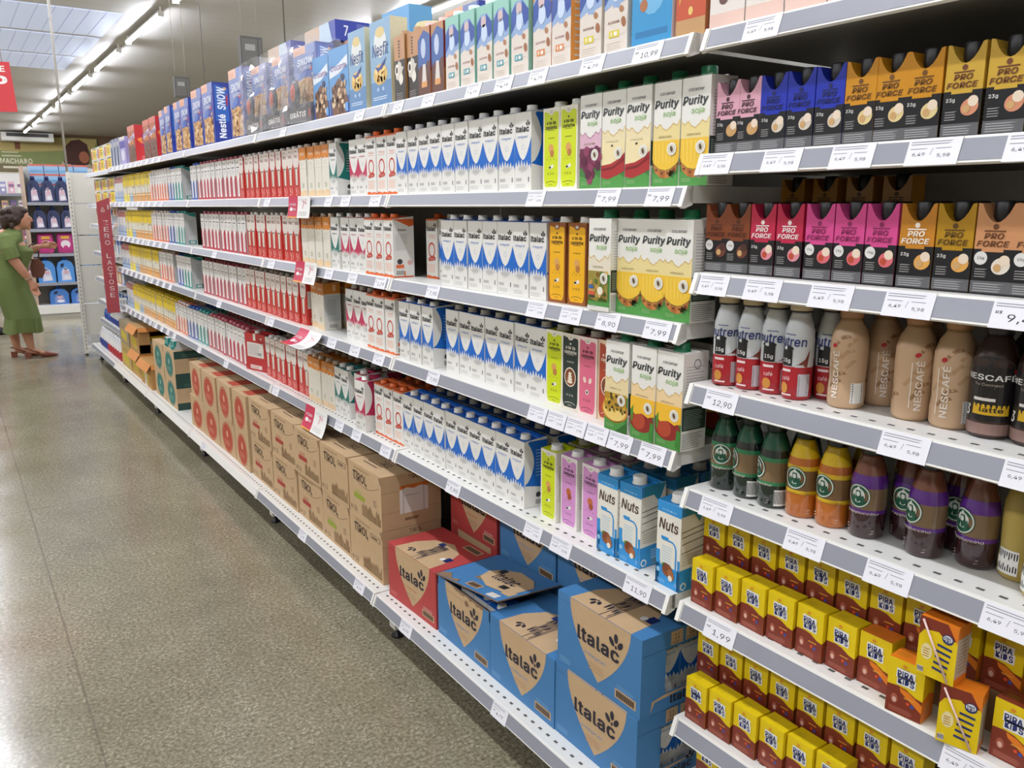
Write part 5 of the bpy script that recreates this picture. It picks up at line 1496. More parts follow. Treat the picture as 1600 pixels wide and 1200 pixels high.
# ------------------------------------------------------------------ the top shelf: cereal boxes, gift packs
def cereal(style, w, d, h):
    mb = MB()
    if style == 'snow':
        Bl = M('26378c'); mb.box(0, -w / 2, 0, d, w / 2, h, Bl, front=M('33459a'))
        F, Rt, Tp = faces_of(mb, w, d, h)
        F.poly([(0, .45), (.3, .5), (.7, .75), (.95, .86), (.95, 1), (0, 1)], M('7485b8'), 1)
        F.rect(0, .87, .55, 1, M('dfae94'), 2); F.lines(.05, .45, .9, .97, 2, M('c08468'), 3, .3)
        F.text('SNOW', .52, .74, .72, .12, M('dfe5f2'), 4, .03, .15); F.text('FLAKES', .52, .63, .5, .06, M('dfe5f2'), 4, .02, .15)
        F.disc(.4, .52, .22, .06, M('3f6cb4'), 3, 14, .3); F.disc(.76, .60, .08, .03, M('b8322c'), 4, 8)
        rnd = random.Random(8)
        F.poly([(.06, .06), (.9, .04), (.84, .42), (.62, .47), (.16, .44)], M('c99a5e'), 3)
        for i in range(46):
            F.disc(.11 + .76 * rnd.random(), .085 + .345 * rnd.random(), .10, .028, M(('d9b27c', 'c08f54', 'e6c593', 'b07c44')[i % 4]), 4 + i % 4, 7, rnd.random() * 3)
        for i in range(4):
            F.disc(.84 + .03 * (i % 2), .50 - .07 * i, .05, .03, M('d9b27c'), 5, 8)
        Rt.poly([(.1, .38), (.9, .38), (.9, .92), (.1, .96)], M('2f5fae'), 1)
        Rt.text('SNOW', .48, .745, .50, .36, M('dfe8f4'), 3, .03, .15, 1); Rt.text('Nestlé', .46, .30, .44, .38, M('eceef2'), 3, .03, 0, 1)
        Rt.disc(.72, .9, .1, .025, M('d9a36a'), 3, 10); Rt.disc(.4, .03, .1, .02, M('d98a3c'), 3, 10); Rt.disc(.82, .72, .06, .1, M('a83248'), 2, 10)
    elif style == 'red':
        Rd = M('b01f24'); mb.box(0, -w / 2, 0, d, w / 2, h, Rd, front=M('9a4a30'))
        F, Rt, Tp = faces_of(mb, w, d, h)
        F.poly([(0, 0), (1, 0), (1, .35), (.75, .5), (.5, .42), (.25, .52), (0, .4)], M('6a4434'), 1)
        F.poly([(.2, .5), (.34, .95), (.42, .5)], M('d98a2c'), 2); F.poly([(.55, .5), (.66, .98), (.76, .5)], M('d98a2c'), 2)
        F.rect(0, .86, 1, 1, M('c86a58'), 1); F.poly([(.0, .54), (1, .66), (1, .78), (0, .66)], M('c9bcd4'), 3); F.text('CHOCO', .5, .66, .8, .09, M('6a2a5a'), 4, .03, .2)
        rnd = random.Random(2)
        for i in range(16):
            F.disc(.12 + .76 * rnd.random(), .06 + .32 * rnd.random(), .09, .035, M(('5a3626', '7a4c34', '8c5c40')[i % 3]), 3 + i % 3, 8)
        Rt.poly([(.1, .62), (.9, .78), (.8, .6), (.4, .48)], M('d9802c'), 1); Rt.text('CHOCO', .5, .6, .3, .3, M('6a2a7a'), 2, .03, 0, 1); Rt.lines(.3, .7, .05, .2, 3, M('d9a0a0'), 1, .3)
    elif style == 'nesfit':
        mb.box(0, -w / 2, 0, d, w / 2, h, M('86a9c4'), right=M('cfc9a8'), top=M('9fc3dd'))
        F, Rt, Tp = faces_of(mb, w, d, h)
        F.rect(0, 0, 1, .30, M('5e88b4'), 1); F.disc(.5, .74, .30, .17, M('d9dcd8'), 1, 20); F.disc(.5, .86, .22, .06, M('d8c07e'), 2, 14)
        F.text('Nesfit', .5, .665, .78, .15, M('3a5088'), 3, .012, .1)
        F.disc(.48, .38, .34, .12, M('d9b45e'), 2, 18)
        rnd = random.Random(6)
        for i in range(20):
            F.disc(.25 + .5 * rnd.random(), .30 + .14 * rnd.random(), .09, .03, M(('c98a34', 'e0b45c', 'efd08a')[i % 3]), 3 + i % 3, 7, rnd.random() * 3)
        F.poly([(.25, .47), (.45, .46), (.8, .56), (.6, .44), (.36, .42)], M('34408c'), 7)
        F.disc(.35, .21, .05, .025, M('a9c3dc'), 2, 10); F.disc(.6, .21, .05, .025, M('a9c3dc'), 2, 10); F.lines(.1, .9, .09, .14, 2, M('cfdbe8'), 2, .4)
    elif style == 'granola':
        mb.box(0, -w / 2, 0, d, w / 2, h, M('5d97cc'), right=M('a9c6dc'))
        F, Rt, Tp = faces_of(mb, w, d, h)
        F.rect(0, 0, 1, .28, M('2d4c9c'), 1); F.poly([(.02, .70), (.5, .76), (.98, .86), (.98, .72), (.5, .62), (.02, .58)], M('dfe6ee'), 2); F.text('Crocante', .5, .72, .84, .09, M('8c6a9c'), 3, .02, .1)
        F.poly([(.12, .02), (.85, .02), (.95, .2), (.80, .46), (.5, .56), (.24, .46), (.06, .22)], M('6e4a32'), 2)
        rnd = random.Random(12)
        for i in range(40):
            F.disc(.14 + .7 * rnd.random(), .07 + .43 * rnd.random() * (1 - .2 * rnd.random()), .07, .035, M(('5a3a28', '8a6244', 'c9a67c', 'e0c8a4', '45291c')[i % 5]), 3 + i % 4, 7, rnd.random() * 3)
        F.disc(.7, .56, .10, .05, M('2a2f50'), 6, 10); F.rect(.8, .06, .96, .18, M('6aa0dc'), 7)
    elif style == 'purple':
        mb.box(0, -w / 2, 0, d, w / 2, h, M('a9a4d4')); F, Rt, Tp = faces_of(mb, w, d, h)
        F.rect(0, .6, 1, .85, M('4a3f9c'), 1); F.disc(.5, .35, .3, .2, M('d9d6e6'), 1, 14); F.rect(0, .9, 1, 1, M('d9d0c0'), 1)
    elif style == 'white':
        mb.box(0, -w / 2, 0, d, w / 2, h, M('8f98a8')); F, Rt, Tp = faces_of(mb, w, d, h)
        F.poly([(.1, 0), (.5, 0), (.6, 1), (.2, 1)], M('2f3f6c'), 1); F.poly([(.6, 0), (.9, 0), (.8, .8)], M('c9ccd2'), 1); F.disc(.4, .8, .15, .1, M('d9c9c4'), 2, 10)
    elif style == 'sky':
        mb.box(0, -w / 2, 0, d, w / 2, h, M('5f9cc8')); F, Rt, Tp = faces_of(mb, w, d, h)
        Rt.disc(.6, .5, .2, .2, M('c9d8e6'), 1, 12); F.rect(0, 0, 1, .4, M('3a6cae'), 1)
    elif style == 'flatpack':
        mb.box(0, -w / 2, 0, d, w / 2, h, M('2f3f98')); F, Rt, Tp = faces_of(mb, w, d, h)
        F.poly([(0, 0), (.5, 0), (.5, 1), (0, 1)], M('c4a88c'), 1); F.poly([(.5, 0), (.9, 0), (.8, 1), (.5, 1)], M('b9ccd8'), 2)
        Rt.text('7', .2, .5, .08, .5, WHITE, 2, .02); Rt.poly([(.4, .1), (.95, .1), (.95, .8), (.4, .9)], M('5a62a8'), 1); Rt.disc(.6, .5, .1, .25, M('a87878'), 2, 12)
    elif style == 'bluepack':
        mb.box(0, -w / 2, 0, d, w / 2, h, M('2f8fc4'), right=M('d9d6d0')); F, Rt, Tp = faces_of(mb, w, d, h)
        F.disc(.5, .55, .35, .25, M('6cb0d8'), 1, 14); F.rect(.1, .1, .9, .16, M('2474a8'), 1); F.disc(.3, .4, .1, .06, M('a8683c'), 2, 10)
    elif style == 'redpack':
        mb.box(0, -w / 2, 0, d, w / 2, h, M('bf4e2c'), right=M('a8643c')); F, Rt, Tp = faces_of(mb, w, d, h)
        F.rect(0, 0, 1, .17, M('b9905e'), 1); F.poly([(.1, .30), (.3, .55), (.35, 1), (.1, 1)], M('e0bc3c'), 1); F.poly([(.55, .38), (.8, .5), (.85, 1), (.5, 1)], M('e0b43c'), 1); F.disc(.5, .24, .08, .04, M('e0bc6a'), 2, 10)
    elif style == 'nutbox':
        mb.box(0, -w / 2, 0, d, w / 2, h, M('e2dad2')); F, Rt, Tp = faces_of(mb, w, d, h)
        F.rect(0, 0, 1, .025, M('d9643c'), 1); F.rect(0, .03, 1, .15, M('e2c2b4'), 1); F.disc(.4, .27, .14, .05, M('6a4a44'), 2, 12, .3); F.rect(0, .5, 1, .9, M('d98a6c'), 1)
    return mb.mesh('cereal_box')
CMESH = {}
def cereal_at(style, y, w, d, h, desc, x=.04, z=None, rz=0.0, where=None, rot=None, name='cereal_box', cat='cereal box'):
    k = (style, round(w, 3), d, h)
    if k not in CMESH:
        CMESH[k] = cereal(style, w, d, h)
    o = link(name, CMESH[k], None, (x, y, (ZS['E'] if z is None else z) + .0006), rot or (0, 0, rz))
    o['category'] = cat
    ITEMS.append((o, desc, where or SHELF_NAME['E'], y))
    return o
BS = 'blue flake cereal box'
cereal_at('snow', 2.972, .215, .085, .318, BS)
cereal_at('snow', 3.485, .215, .085, .308, BS); cereal_at('snow', 3.708, .215, .085, .304, BS)
cereal_at('snow', 3.985, .17, .09, .285, BS, rz=.05); cereal_at('snow', 4.165, .17, .07, .285, BS)
cereal_at('snow', 4.415, .155, .08, .285, BS); cereal_at('snow', 4.573, .155, .07, .275, BS)
RS = 'red chocolate cereal box'
cereal_at('red', 4.870, .20, .08, .262, RS); cereal_at('red', 5.080, .20, .08, .258, RS); cereal_at('red', 5.615, .26, .13, .262, RS)
cereal_at('purple', 5.995, .22, .08, .21, 'lilac box', name='grocery_box', cat='box')
for i in range(3):
    cereal_at('white', 6.185 + .137 * i, .135, .07, .215, 'navy and grey box', name='grocery_box', cat='box')
cereal_at('snow', 5.80, .12, .06, .28, 'tall narrow blue cereal box', x=.13)
cereal_at('granola', 1.915, .150, .07, .225, 'sky blue granola box'); cereal_at('granola', 1.745, .170, .07, .232, 'sky blue granola box')
cereal_at('nesfit', 1.585, .135, .06, .262, 'pale blue wholegrain cereal box'); cereal_at('nesfit', 1.402, .150, .06, .264, 'pale blue wholegrain cereal box')
cereal_at('bluepack', .155, .115, .07, .20, 'bright blue drink pack', name='drink_pack', cat='pack')
cereal_at('redpack', .048, .076, .07, .20, 'orange-red drink pack', name='drink_pack', cat='pack')
for i in range(6):
    cereal_at('nutbox', -.042 - .0845 * i, .081, .07, .20, 'cream drink pack with orange base line', name='drink_pack', cat='pack', where=SHELF_NAME['RE'])
# second row behind, with packs laid on top
for i, y in enumerate((1.76, 1.98, 2.20, 2.42, 2.64, 2.86)):
    cereal_at('snow', y, .215, .085, .308, 'blue flake cereal box', x=.185, where='second row of top shelf')
cereal_at('sky', 1.50, .20, .085, .325, 'plain sky blue cereal box', x=.145, where='second row of top shelf')
cereal_at('flatpack', 2.66, .30, .20, .075, 'flat blue cereal pack', x=.150, z=ZS['E'] + .310, where='second-row boxes, stack')
cereal_at('flatpack', 2.18, .32, .22, .075, 'flat blue cereal pack', x=.150, z=ZS['E'] + .310, where='second-row boxes, stack')
mb = MB(); mb.lathe([(.05, 0, M('c9bd8c')), (.052, .24, M('c9bd8c')), (.045, .25, M('c9bd8c'))], 20)
o = link('oat_canister', mb.mesh('oat_canister'), None, (.17, 1.30, ZS['E'])); tag(o, 'cream round canister standing behind the pale blue cereal boxes', 'canister')
cereal_at('snow', 1.13, .20, .085, .27, 'short blue cereal box', x=.18, where='second row of top shelf')

FILM = M('ffffff', .03, key='clear_film', alpha=.19, spec=1.0, coat=1.0)
def gift_packs():
    w, d, h = .258, .13, .30
    tm = MB(); tm.box(-.004, -w / 2, 0, d, w / 2, .075, M('2a2a30', .35)); F = Face(tm, (-.004, w / 2, 0), (0, -1, 0), (0, 0, 1), w, .075)
    F.text('GRÁTIS', .46, .55, .66, .34, WHITE, 2, .03); F.rect(.1, .12, .8, .16, M('8a8a90'), 2); F.disc(.93, .5, .05, .22, M('b04a44'), 2, 14)
    Rt = Face(tm, (0, -w / 2, 0), (1, 0, 0), (0, 0, 1), d, .075); Rt.rect(.2, .5, .5, .65, WHITE, 1); Rt.rect(.6, .2, .9, .5, M('6a6a9c'), 1)
    tray = tm.mesh('tray')
    bm_ = MB(); bm_.ball((0, 0, 0), (.012, .045, .055), M('3a3a44', .3), 14, 8); bm_.ball((-.008, 0, .005), (.008, .026, .034), M('c0604c', .5), 12, 8); toy = bm_.mesh('gift_cup')
    # film: a crinkled skin stretched over the box and tray
    rnd = random.Random(21)
    fm = MB(); nx, nz = 10, 12
    def film_pt(s, t):     # s round the front three sides, t upwards
        zz = (h + .012) * t
        fx = -.016 - .03 * (1 - t) ** 2 * (1 if .2 < s < .8 else .3)
        if s < .2:
            p = Vector((d * (1 - s / .2) + fx * s / .2, w / 2 + .006, zz))
        elif s > .8:
            p = Vector((fx * (1 - s) / .2 + d * (s - .8) / .2, -w / 2 - .006, zz))
        else:
            p = Vector((fx, (w / 2 + .006) * (1 - 2 * (s - .2) / .6), zz))
        return p + Vector((rnd.uniform(-.011, .004), rnd.uniform(-.006, .006), rnd.uniform(-.008, .008) if 0 < t < 1 else 0))
    grid = [[film_pt(i / nx, j / nz) for i in range(nx + 1)] for j in range(nz + 1)]
    for j in range(nz):
        for i in range(nx):
            fm.poly([grid[j][i], grid[j][i + 1], grid[j + 1][i + 1], grid[j + 1][i]], FILM)
    film = fm.mesh('film')
    for i in range(3):
        y = 2.132 + .286 * i
        t = thing('gift_pack', f"clear-wrapped gift pack of blue cereal and a cup, {ORD[i]} from granola boxes, top shelf", 'gift pack', (.035, y, ZS['E'] + .0006), (0, 0, random.uniform(-.05, .05)), 'film-wrapped gift packs on the top shelf')
        link('tray', tray, t)
        k = ('snow', .23, .075, .222)
        if k not in CMESH:
            CMESH[k] = cereal(*k)
        link('cereal_box', CMESH[k], t, (.03, 0, .0755))
        link('gift_cup', toy, t, (-.008, .02 - .03 * (i % 2), .115))
        link('film', film, t)
gift_packs()

# ------------------------------------------------------------------ the far bay past the red sign
def pack_mesh(w, d, h, base, band, spot, name):
    mb = MB(); mb.box(0, -w / 2, 0, d, w / 2, h, M(base)); F, Rt, Tp = faces_of(mb, w, d, h)
    F.rect(0, .62, 1, .82, M(band), 1); F.disc(.5, .34, .3, .22, M(spot), 1, 14); F.lines(.2, .8, .68, .76, 1, WHITE, 2, .8); F.rect(0, 0, 1, .06, M(band), 1)
    Rt.rect(0, .62, 1, .82, M(band), 1); Rt.lines(.2, .8, .1, .5, 5, M('8a8a88'), 1, .3)
    return mb.mesh(name)
def multipack():
    w, d, h = .365, .16, .108
    mb = MB(); mb.box(0, -w / 2, 0, d, w / 2, h, M('d6d0c2'), right=M('8f98a8')); F, Rt, Tp = faces_of(mb, w, d, h)
    F.rect(.28, .10, .80, .90, M('e3c618'), 1); F.lines(.34, .74, .3, .75, 3, M('8a5a2c'), 2, .4); F.rect(0, .1, .24, .8, M('c97a52'), 1); F.lines(.3, .95, .88, .98, 1, M('3c4a6c'), 2, .7); F.disc(.9, .4, .07, .2, M('8aa5c0'), 1, 10)
    return mb.mesh('milk_multipack')
MP = multipack()
BW = "the far bay's"
for nm, z, ys in (('top shelf', 1.775, (6.72, 7.10, 7.48)), ('second shelf', 1.50, (6.72, 7.10, 7.48))):
    for lv in range(2):
        for y in ys:
            o = link('milk_multipack', MP, None, (.05, y, z + .0008 + .1085 * lv), (0, 0, 0)); o['category'] = 'multipack'
            ITEMS.append((o, 'yellow-labelled milk multipack', f"{BW} {nm}, {'upper' if lv else 'lower'} layer", y))
PK = [pack_mesh(.11, .07, .15, 'd8cfc2', 'd08a4c', '7a9cc4', 'milk_powder_pack'), pack_mesh(.11, .07, .15, 'b9c8da', '2f58a8', 'd6d0c4', 'milk_powder_pack'),
      pack_mesh(.11, .07, .15, 'd9b48c', 'c8603c', 'e0d8c8', 'milk_powder_pack')]
for nm, z, seq in (('third shelf', 1.315, (0, 0, 1, 1, 1, 0, 0, 2)), ('fourth shelf', 1.06, (1, 1, 0, 0, 2, 0, 0, 1)), ('fifth shelf', .815, (1, 2, 2, 2, 1, 1, 2, 2)), ('sixth shelf', .60, (1, 1, 1, 0, 1, 1, 1, 1))):
    for i, c in enumerate(seq):
        o = link('milk_powder_pack', PK[c], None, (.05, 6.60 + .15 * i, z + .0008)); o['category'] = 'pack'
        ITEMS.append((o, ('orange and white', 'blue and pale', 'peach-coloured')[c] + ' milk powder pack', f"{BW} {nm}", 6.6 + .15 * i))
def pouch(c1, c2):
    mb = MB(); prof = [(.035, 0, M(c1)), (.045, .03, M(c1)), (.044, .08, M(c2)), (.034, .13, M('cfd0d2', .3)), (.016, .165, M('d8d8da', .3)), (.018, .18, M('d8d8da', .3))]
    mb.lathe(prof, 12); return mb.mesh('yogurt_pouch')
PO = [pouch('b02a32', 'd6d3d0'), pouch('2b3f8c', 'd6d3d0'), pouch('24499c', '5a7ac0')]
for nm, z, n, x in (('floor-level shelf', .165, 10, 0), ('bottom wire shelf', .415, 10, .06)):
    for i in range(n):
        c = (0, 0, 0, 0, 0, 0, 1, 1, 1, 1)[i] if n == 10 and z < .3 else (0, 0, 0, 1, 1, 1, 1, 2, 2, 2)[i]
        y = 6.58 + .115 * i
        o = link('yogurt_pouch', PO[c], None, (x, y, z + .0008), (0, 0, 0)); o['category'] = 'pouch'; o.scale = (1, 1, .78 if z > .3 else 1)
        ITEMS.append((o, ('red and silver', 'navy and silver', 'blue and silver')[c] + ' yogurt pouch', f"{BW} {nm}", y))

# ------------------------------------------------------------------ signs
def zero_sign():
    w, h = .098, .93
    Rd = M('b04a52', .55, key='red_sign_board')
    mb = MB()
    top = [(-w / 2, h - .025), (-w / 2 + .02, h - .012), (0, h - .003), (w / 2 - .02, h + .01), (w / 2, h + .012)]
    mb.prism([(-w / 2, 0), (w / 2, 0)] + list(reversed(top)), 'y', 0.0, .012, Rd)
    board = mb
    F = Face(mb, (-w / 2, 0, 0), (1, 0, 0), (0, 0, 1), w, h)
    for i, c in enumerate('ZERO LACTOSE'):
        if c != ' ':
            F.text(c, .55, .80 - .058 * i, .36 if c != 'I' else .1, .040, M('e9dfdb', .5), 1)
    F.ring(.42, .905, .16, .017, .25, M('d9b9b6', .5), 1, 14); F.rect(.30, .90, .54, .907, M('d9b9b6', .5), 2); F.disc(.42, .925, .06, .01, M('d9b9b6', .5), 1, 8)
    F.rect(.80, .915, .88, .955, M('e9dfdb', .5), 1)
    o = link('aisle_blade_sign', mb.mesh('aisle_blade_sign'), None, (-.066, 6.47, .600))
    mb = MB(); mb.box(w / 2 - .004, .002, h * .5, w / 2 + .06, .008, h * .5 + .02, STEEL); mb.box(w / 2 - .004, .002, .1, w / 2 + .06, .008, .12, STEEL); link('bracket', mb.mesh('bracket'), o)
    tag(o, 'tall narrow red vertical sign lettered for lactose-free goods', 'sign')
zero_sign()
def hanging_sign(x0, x1, y, z0, z1, label):
    G = M('4c4a46', .6)
    mb = MB(); mb.box(x0, y, z0, x1, y + .05, z1, G)
    F = Face(mb, (x0, y, z0), (1, 0, 0), (0, 0, 1), x1 - x0, z1 - z0)
    F.rect(.06, .08, .94, .92, M('5c5a55', .6), 1); F.rect(.2, .55, .66, .75, M('8f8e8a', .6), 2); F.rect(.78, .05, .81, .95, M('2f2d2b', .6), 2)
    o = link('hanging_aisle_sign', mb.mesh('hanging_aisle_sign'), None)
    for f in (.12, .82):
        mb = MB(); x = x0 + (x1 - x0) * f; mb.tube([(x, y + .025, z1 - .002), (x, y + .025, HC)], .0022, M('b9b4aa', .4), 6); link('wire', mb.mesh('wire'), o)
    tag(o, label, 'hanging sign')
hanging_sign(.485, .60, 6.1, 2.33, 2.485, 'small dark hanging aisle sign above the red cereal boxes')
hanging_sign(.51, .65, 4.4, 2.34, 2.525, 'dark hanging aisle sign above the tall blue cereal boxes')
for y, lb in ((5.45, 'thin dark cable hanging from the ceiling between two aisle signs'), (3.70, 'thin dark cable hanging from the ceiling behind the gift packs')):
    mb = MB(); mb.tube([(.55, y, 1.75 if y > 5 else 2.25), (.55, y, HC)], .004, M('6a675f', .5), 6)
    tag(link('hanging_cable', mb.mesh('hanging_cable')), lb, 'cable')
def red_sign():
    w, h = .90, .385
    Rd = M('cc3a40', .5); mb = MB(); mb.box(-w, 0, 0, 0, .012, h, Rd)
    F = Face(mb, (-w, 0, 0), (1, 0, 0), (0, 0, 1), w, h)
    F.text('DE', .905, .86, .10, .12, WHITE, 1, .03); F.text('O', .895, .64, .13, .17, WHITE, 1, .05); F.text(')', .83, .28, .08, .36, WHITE, 1, .05)
    o = link('hanging_offer_sign', mb.mesh('hanging_offer_sign'), None, (-.555, 7.0, 2.232), (0, R(-3), 0))
    for x in (-.85, -.05):
        m2 = MB(); m2.tube([(x, .006, h), (x, .006, HC - 2.3)], .003, M('b9b4aa', .4), 6); link('wire', m2.mesh('wire'), o)
    tag(o, 'red hanging offer sign with white letters at the edge of the aisle', 'sign')
red_sign()

# ------------------------------------------------------------------ empty shelf panel at the end of the run
def empty_unit():
    t = thing('empty_shelf_unit', 'empty white shelf unit with slotted upright past the long run', 'shelving', (-.125, 8.1, 0))
    Wp = M('d6d4cb', .45, key='white_shelf_panel', noise=.04, scale=3)
    zs = [.20, .522, .902, 1.196, 1.503, 1.80]
    for a, b in zip(zs, zs[1:]):
        mb = MB(); mb.box(.03, .02, a + .004, 1.0, .03, b - .004, Wp); link('back_panel', mb.mesh('back_panel'), t)
    mb = MB(); mb.box(0, 0, .02, .032, .06, 1.80, M('dcdad2', .4)); n = 44
    for i in range(n):
        z = .06 + 1.70 * i / n
        mb.poly([(.012, -.0005, z), (.019, -.0005, z), (.019, -.0005, z + .022), (.012, -.0005, z + .022)], M('77756c', .7))
    u = link('upright', mb.mesh('upright'), t)
    mb = MB(); mb.tube([(.012, .03, 1.79), (.012, .03, HC)], .011, M('a5a198', .4), 10); link('pole', mb.mesh('pole'), t)
    mb = MB(); mb.box(.03, -.02, .04, 1.0, .02, .09, STEEL); link('base_bar', mb.mesh('base_bar'), t)
    mb = MB(); mb.lathe([(.018, 0, BLACKP), (.018, .006, BLACKP), (.009, .012, BLACKP), (.009, .03, BLACKP)], 12); link('foot', mb.mesh('foot'), t, (.016, .03, 0))
empty_unit()

# ------------------------------------------------------------------ detergent shelves beyond the aisle's end
def gondola(name, label, x0, x1, y, levels, h, ends=True):
    t = thing(name, label, 'shelving', (x0, y, 0))
    L = x1 - x0
    mb = MB(); mb.box(0, .42, .1, L, .44, h, PANEL); link('back_panel', mb.mesh('back_panel'), t)
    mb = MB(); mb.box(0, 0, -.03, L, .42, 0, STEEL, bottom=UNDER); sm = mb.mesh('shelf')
    mb = MB(); mb.box(0, -.012, -.038, L, 0, .003, RAIL); rm = mb.mesh('price_rail')
    for z in levels:
        s = link('shelf', sm, t, (0, 0, z)); link('price_rail', rm, s)
    mb = MB(); mb.box(-.02, -.12, .05, L + .02, .42, .16, STEEL); mb.box(-.01, -.10, 0, L + .01, .42, .05, M('b9b6ae')); link('plinth', mb.mesh('plinth'), t)
    if ends:
        mb = MB(); mb.box(-.02, .0, .1, 0, .44, h, M('b9a08c') if x0 > -.7 else PANEL); link('end_panel', mb.mesh('end_panel'), t)
    return t
DX, DY = -.21, 11.75
DL = [1.53, 1.18, .85, .46]
gondola('detergent_shelving', 'grey shelving of laundry bottles facing the aisle behind the woman', DX, .95, DY, DL, 2.0)
def jug(body, labelc, w, d, h, handle=True, capc='1c2a5c'):
    mb = MB(); B_ = M(body, .3)
    prof = [(-w / 2, 0), (w / 2, 0), (w / 2, h * .62), (w * .36, h * .82), (w * .16, h * .90), (-w * .16, h * .90), (-w * .40, h * .80), (-w / 2, h * .6)]
    mb.prism(prof, 'y', d, 0, B_)
    F = Face(mb, (-w / 2, 0, 0), (1, 0, 0), (0, 0, 1), w, h)
    if handle:
        F.poly([(.24, .74), (.44, .78), (.40, .62), (.22, .60)], M('14203c', .5), 1)
    F.poly([(.24, .06), (.82, .08), (.70, .52), (.40, .58), (.26, .45)], M(labelc, .4), 2); F.disc(.52, .40, .16, .08, M('c9a4b0', .4), 3, 12); F.disc(.55, .18, .2, .09, M('d9d6dc', .4), 3, 12); F.poly([(.42, .5), (.58, .52), (.56, .60), (.46, .60)], M(labelc, .4), 2)
    body_me = mb.mesh('detergent_bottle')
    c = MB(); c.lathe([(.028, 0, M(capc, .35)), (.026, .045, M(capc, .35)), (.022, .055, M(capc, .35))], 14)
    return body_me, c.mesh('cap'), (0, d / 2, h * .90)
def stock(me, n, x0, step, z, desc, where, name, cat, y=DY + .03):
    for i in range(n):
        x = x0 + step * i
        m, c, cp = me if isinstance(me, tuple) else (me, None, None)
        o = link(name, m, None, (x, y, z + .0008)); o['category'] = cat
        if c:
            link('cap', c, o, cp)
        ITEMS.append((o, desc, where, -x))
NB = jug('2a3358', 'c4b4c0', .150, .09, .32); LB = jug('4a7fc4', 'b9c4dc', .15, .09, .31); JG = jug('4f8cd0', 'c4c8dc', .21, .14, .33, True, '2f5ca8'); NB2 = jug('2a3358', 'c4b4c0', .150, .09, .275); LB2 = jug('4a7fc4', 'b9c4dc', .15, .09, .27); JG2 = jug('3f72b8', '7a8ab8', .23, .15, .232, True, '2f5ca8')
stock(NB, 3, DX + .10, .165, 1.53, 'navy fabric softener bottle', 'detergent top shelf', 'detergent_bottle', 'bottle'); stock(LB, 2, DX + .60, .165, 1.53, 'light blue fabric softener bottle', 'detergent top shelf', 'detergent_bottle', 'bottle')
stock(NB2, 3, DX + .13, .165, 1.18, 'navy fabric softener bottle', 'detergent second shelf', 'detergent_bottle', 'bottle'); stock(LB2, 2, DX + .63, .165, 1.18, 'light blue fabric softener bottle', 'detergent second shelf', 'detergent_bottle', 'bottle')
def bag(c1, c2):
    mb = MB(); w, d, h = .20, .09, .27
    mb.tube([(0, d / 2, .004), (0, d / 2, .05), (0, d / 2, .16), (0, d / 2, .24), (0, d / 2, h)], [.085, .10, .10, .095, .085], M(c1, .35), 14, True, [(1, .45), (1, .55), (1, .5), (1, .25), (1, .05)])
    F = Face(mb, (-w / 2, -.006, 0), (1, 0, 0), (0, 0, 1), w, h); F.disc(.5, .45, .3, .2, M('d9cfd4', .4), 1, 14); F.rect(.25, .72, .75, .86, M(c2, .4), 1)
    return mb.mesh('washing_powder_bag')
stock(bag('b8387c', 'd9a03c'), 2, DX + .17, .235, .85, 'pink washing powder bag', 'detergent third shelf', 'washing_powder_bag', 'bag'); stock(jug('3a4a8c', 'c9b9c4', .13, .08, .25), 1, DX + .62, .2, .85, 'small navy bottle', 'detergent third shelf', 'detergent_bottle', 'bottle')
stock(bag('4a8fc4', '8cc43c'), 1, DX + .80, .2, .85, 'blue washing powder bag', 'detergent third shelf', 'washing_powder_bag', 'bag')
stock(JG, 4, DX + .14, .23, .46, 'light blue detergent jug', 'detergent fourth shelf', 'detergent_jug', 'jug'); stock(JG2, 4, DX + .26, .26, .16, 'round-shouldered blue detergent jug', 'detergent plinth', 'detergent_jug', 'jug')
def red_top():
    mb = MB(); w, d, h = .17, .12, .125
    mb.box(-w / 2, 0, 0, w / 2, d, h, M('8fb4d4')); F = Face(mb, (-w / 2, 0, 0), (1, 0, 0), (0, 0, 1), w, h); F.rect(0, .8, 1, 1, M('c96a5c'), 1); F.rect(.06, .1, .94, .4, M('6f9cc4'), 1); return mb.mesh('soap_powder_box')
RT = red_top()
for lv in range(4):
    stock(RT, 4, DX + .17, .18, 1.53 + .126 * lv, 'pale blue soap powder box', f'stack behind the navy bottles, tier {ORD[lv]}', 'soap_powder_box', 'box', DY + .22)
# shelves of small goods left of the detergent
gondola('household_shelving', 'shelving of small pale packets at the edge of the far aisle', -1.10, -.11, 12.9, [1.66, 1.43, 1.22, 1.0, .76, .5], 1.95, False)
SMALL = []
for c in ('c9c4c8', 'd4a8b8', '8f8cb4', 'd9d4cc', 'a9b4c8', 'c07a7a', '5a5a80', 'c9a878'):
    mb = MB(); mb.box(-.04, 0, 0, .04, .06, .13, M(c)); F = Face(mb, (-.04, 0, 0), (1, 0, 0), (0, 0, 1), .08, .13); F.rect(.1, .55, .9, .8, M('8c6a8c' if c != '8f8cb4' else 'd9d4dc'), 1); F.disc(.5, .3, .25, .14, M('e0dcd8'), 1, 10); SMALL.append(mb.mesh('household_packet'))
rnd = random.Random(31)
for li, z in enumerate([1.66, 1.43, 1.22, 1.0, .76, .5, .16]):
    for i in range(9):
        o = link('household_packet', SMALL[rnd.randrange(8)], None, (-1.03 + .106 * i, 12.94, z + .0008)); o['category'] = 'packet'; o.scale = (1, 1, 1.25 if li == 0 else 1)
        ITEMS.append((o, 'small household packet', f"{ORD[li]} shelf of far household shelving", 1.03 - .106 * i))

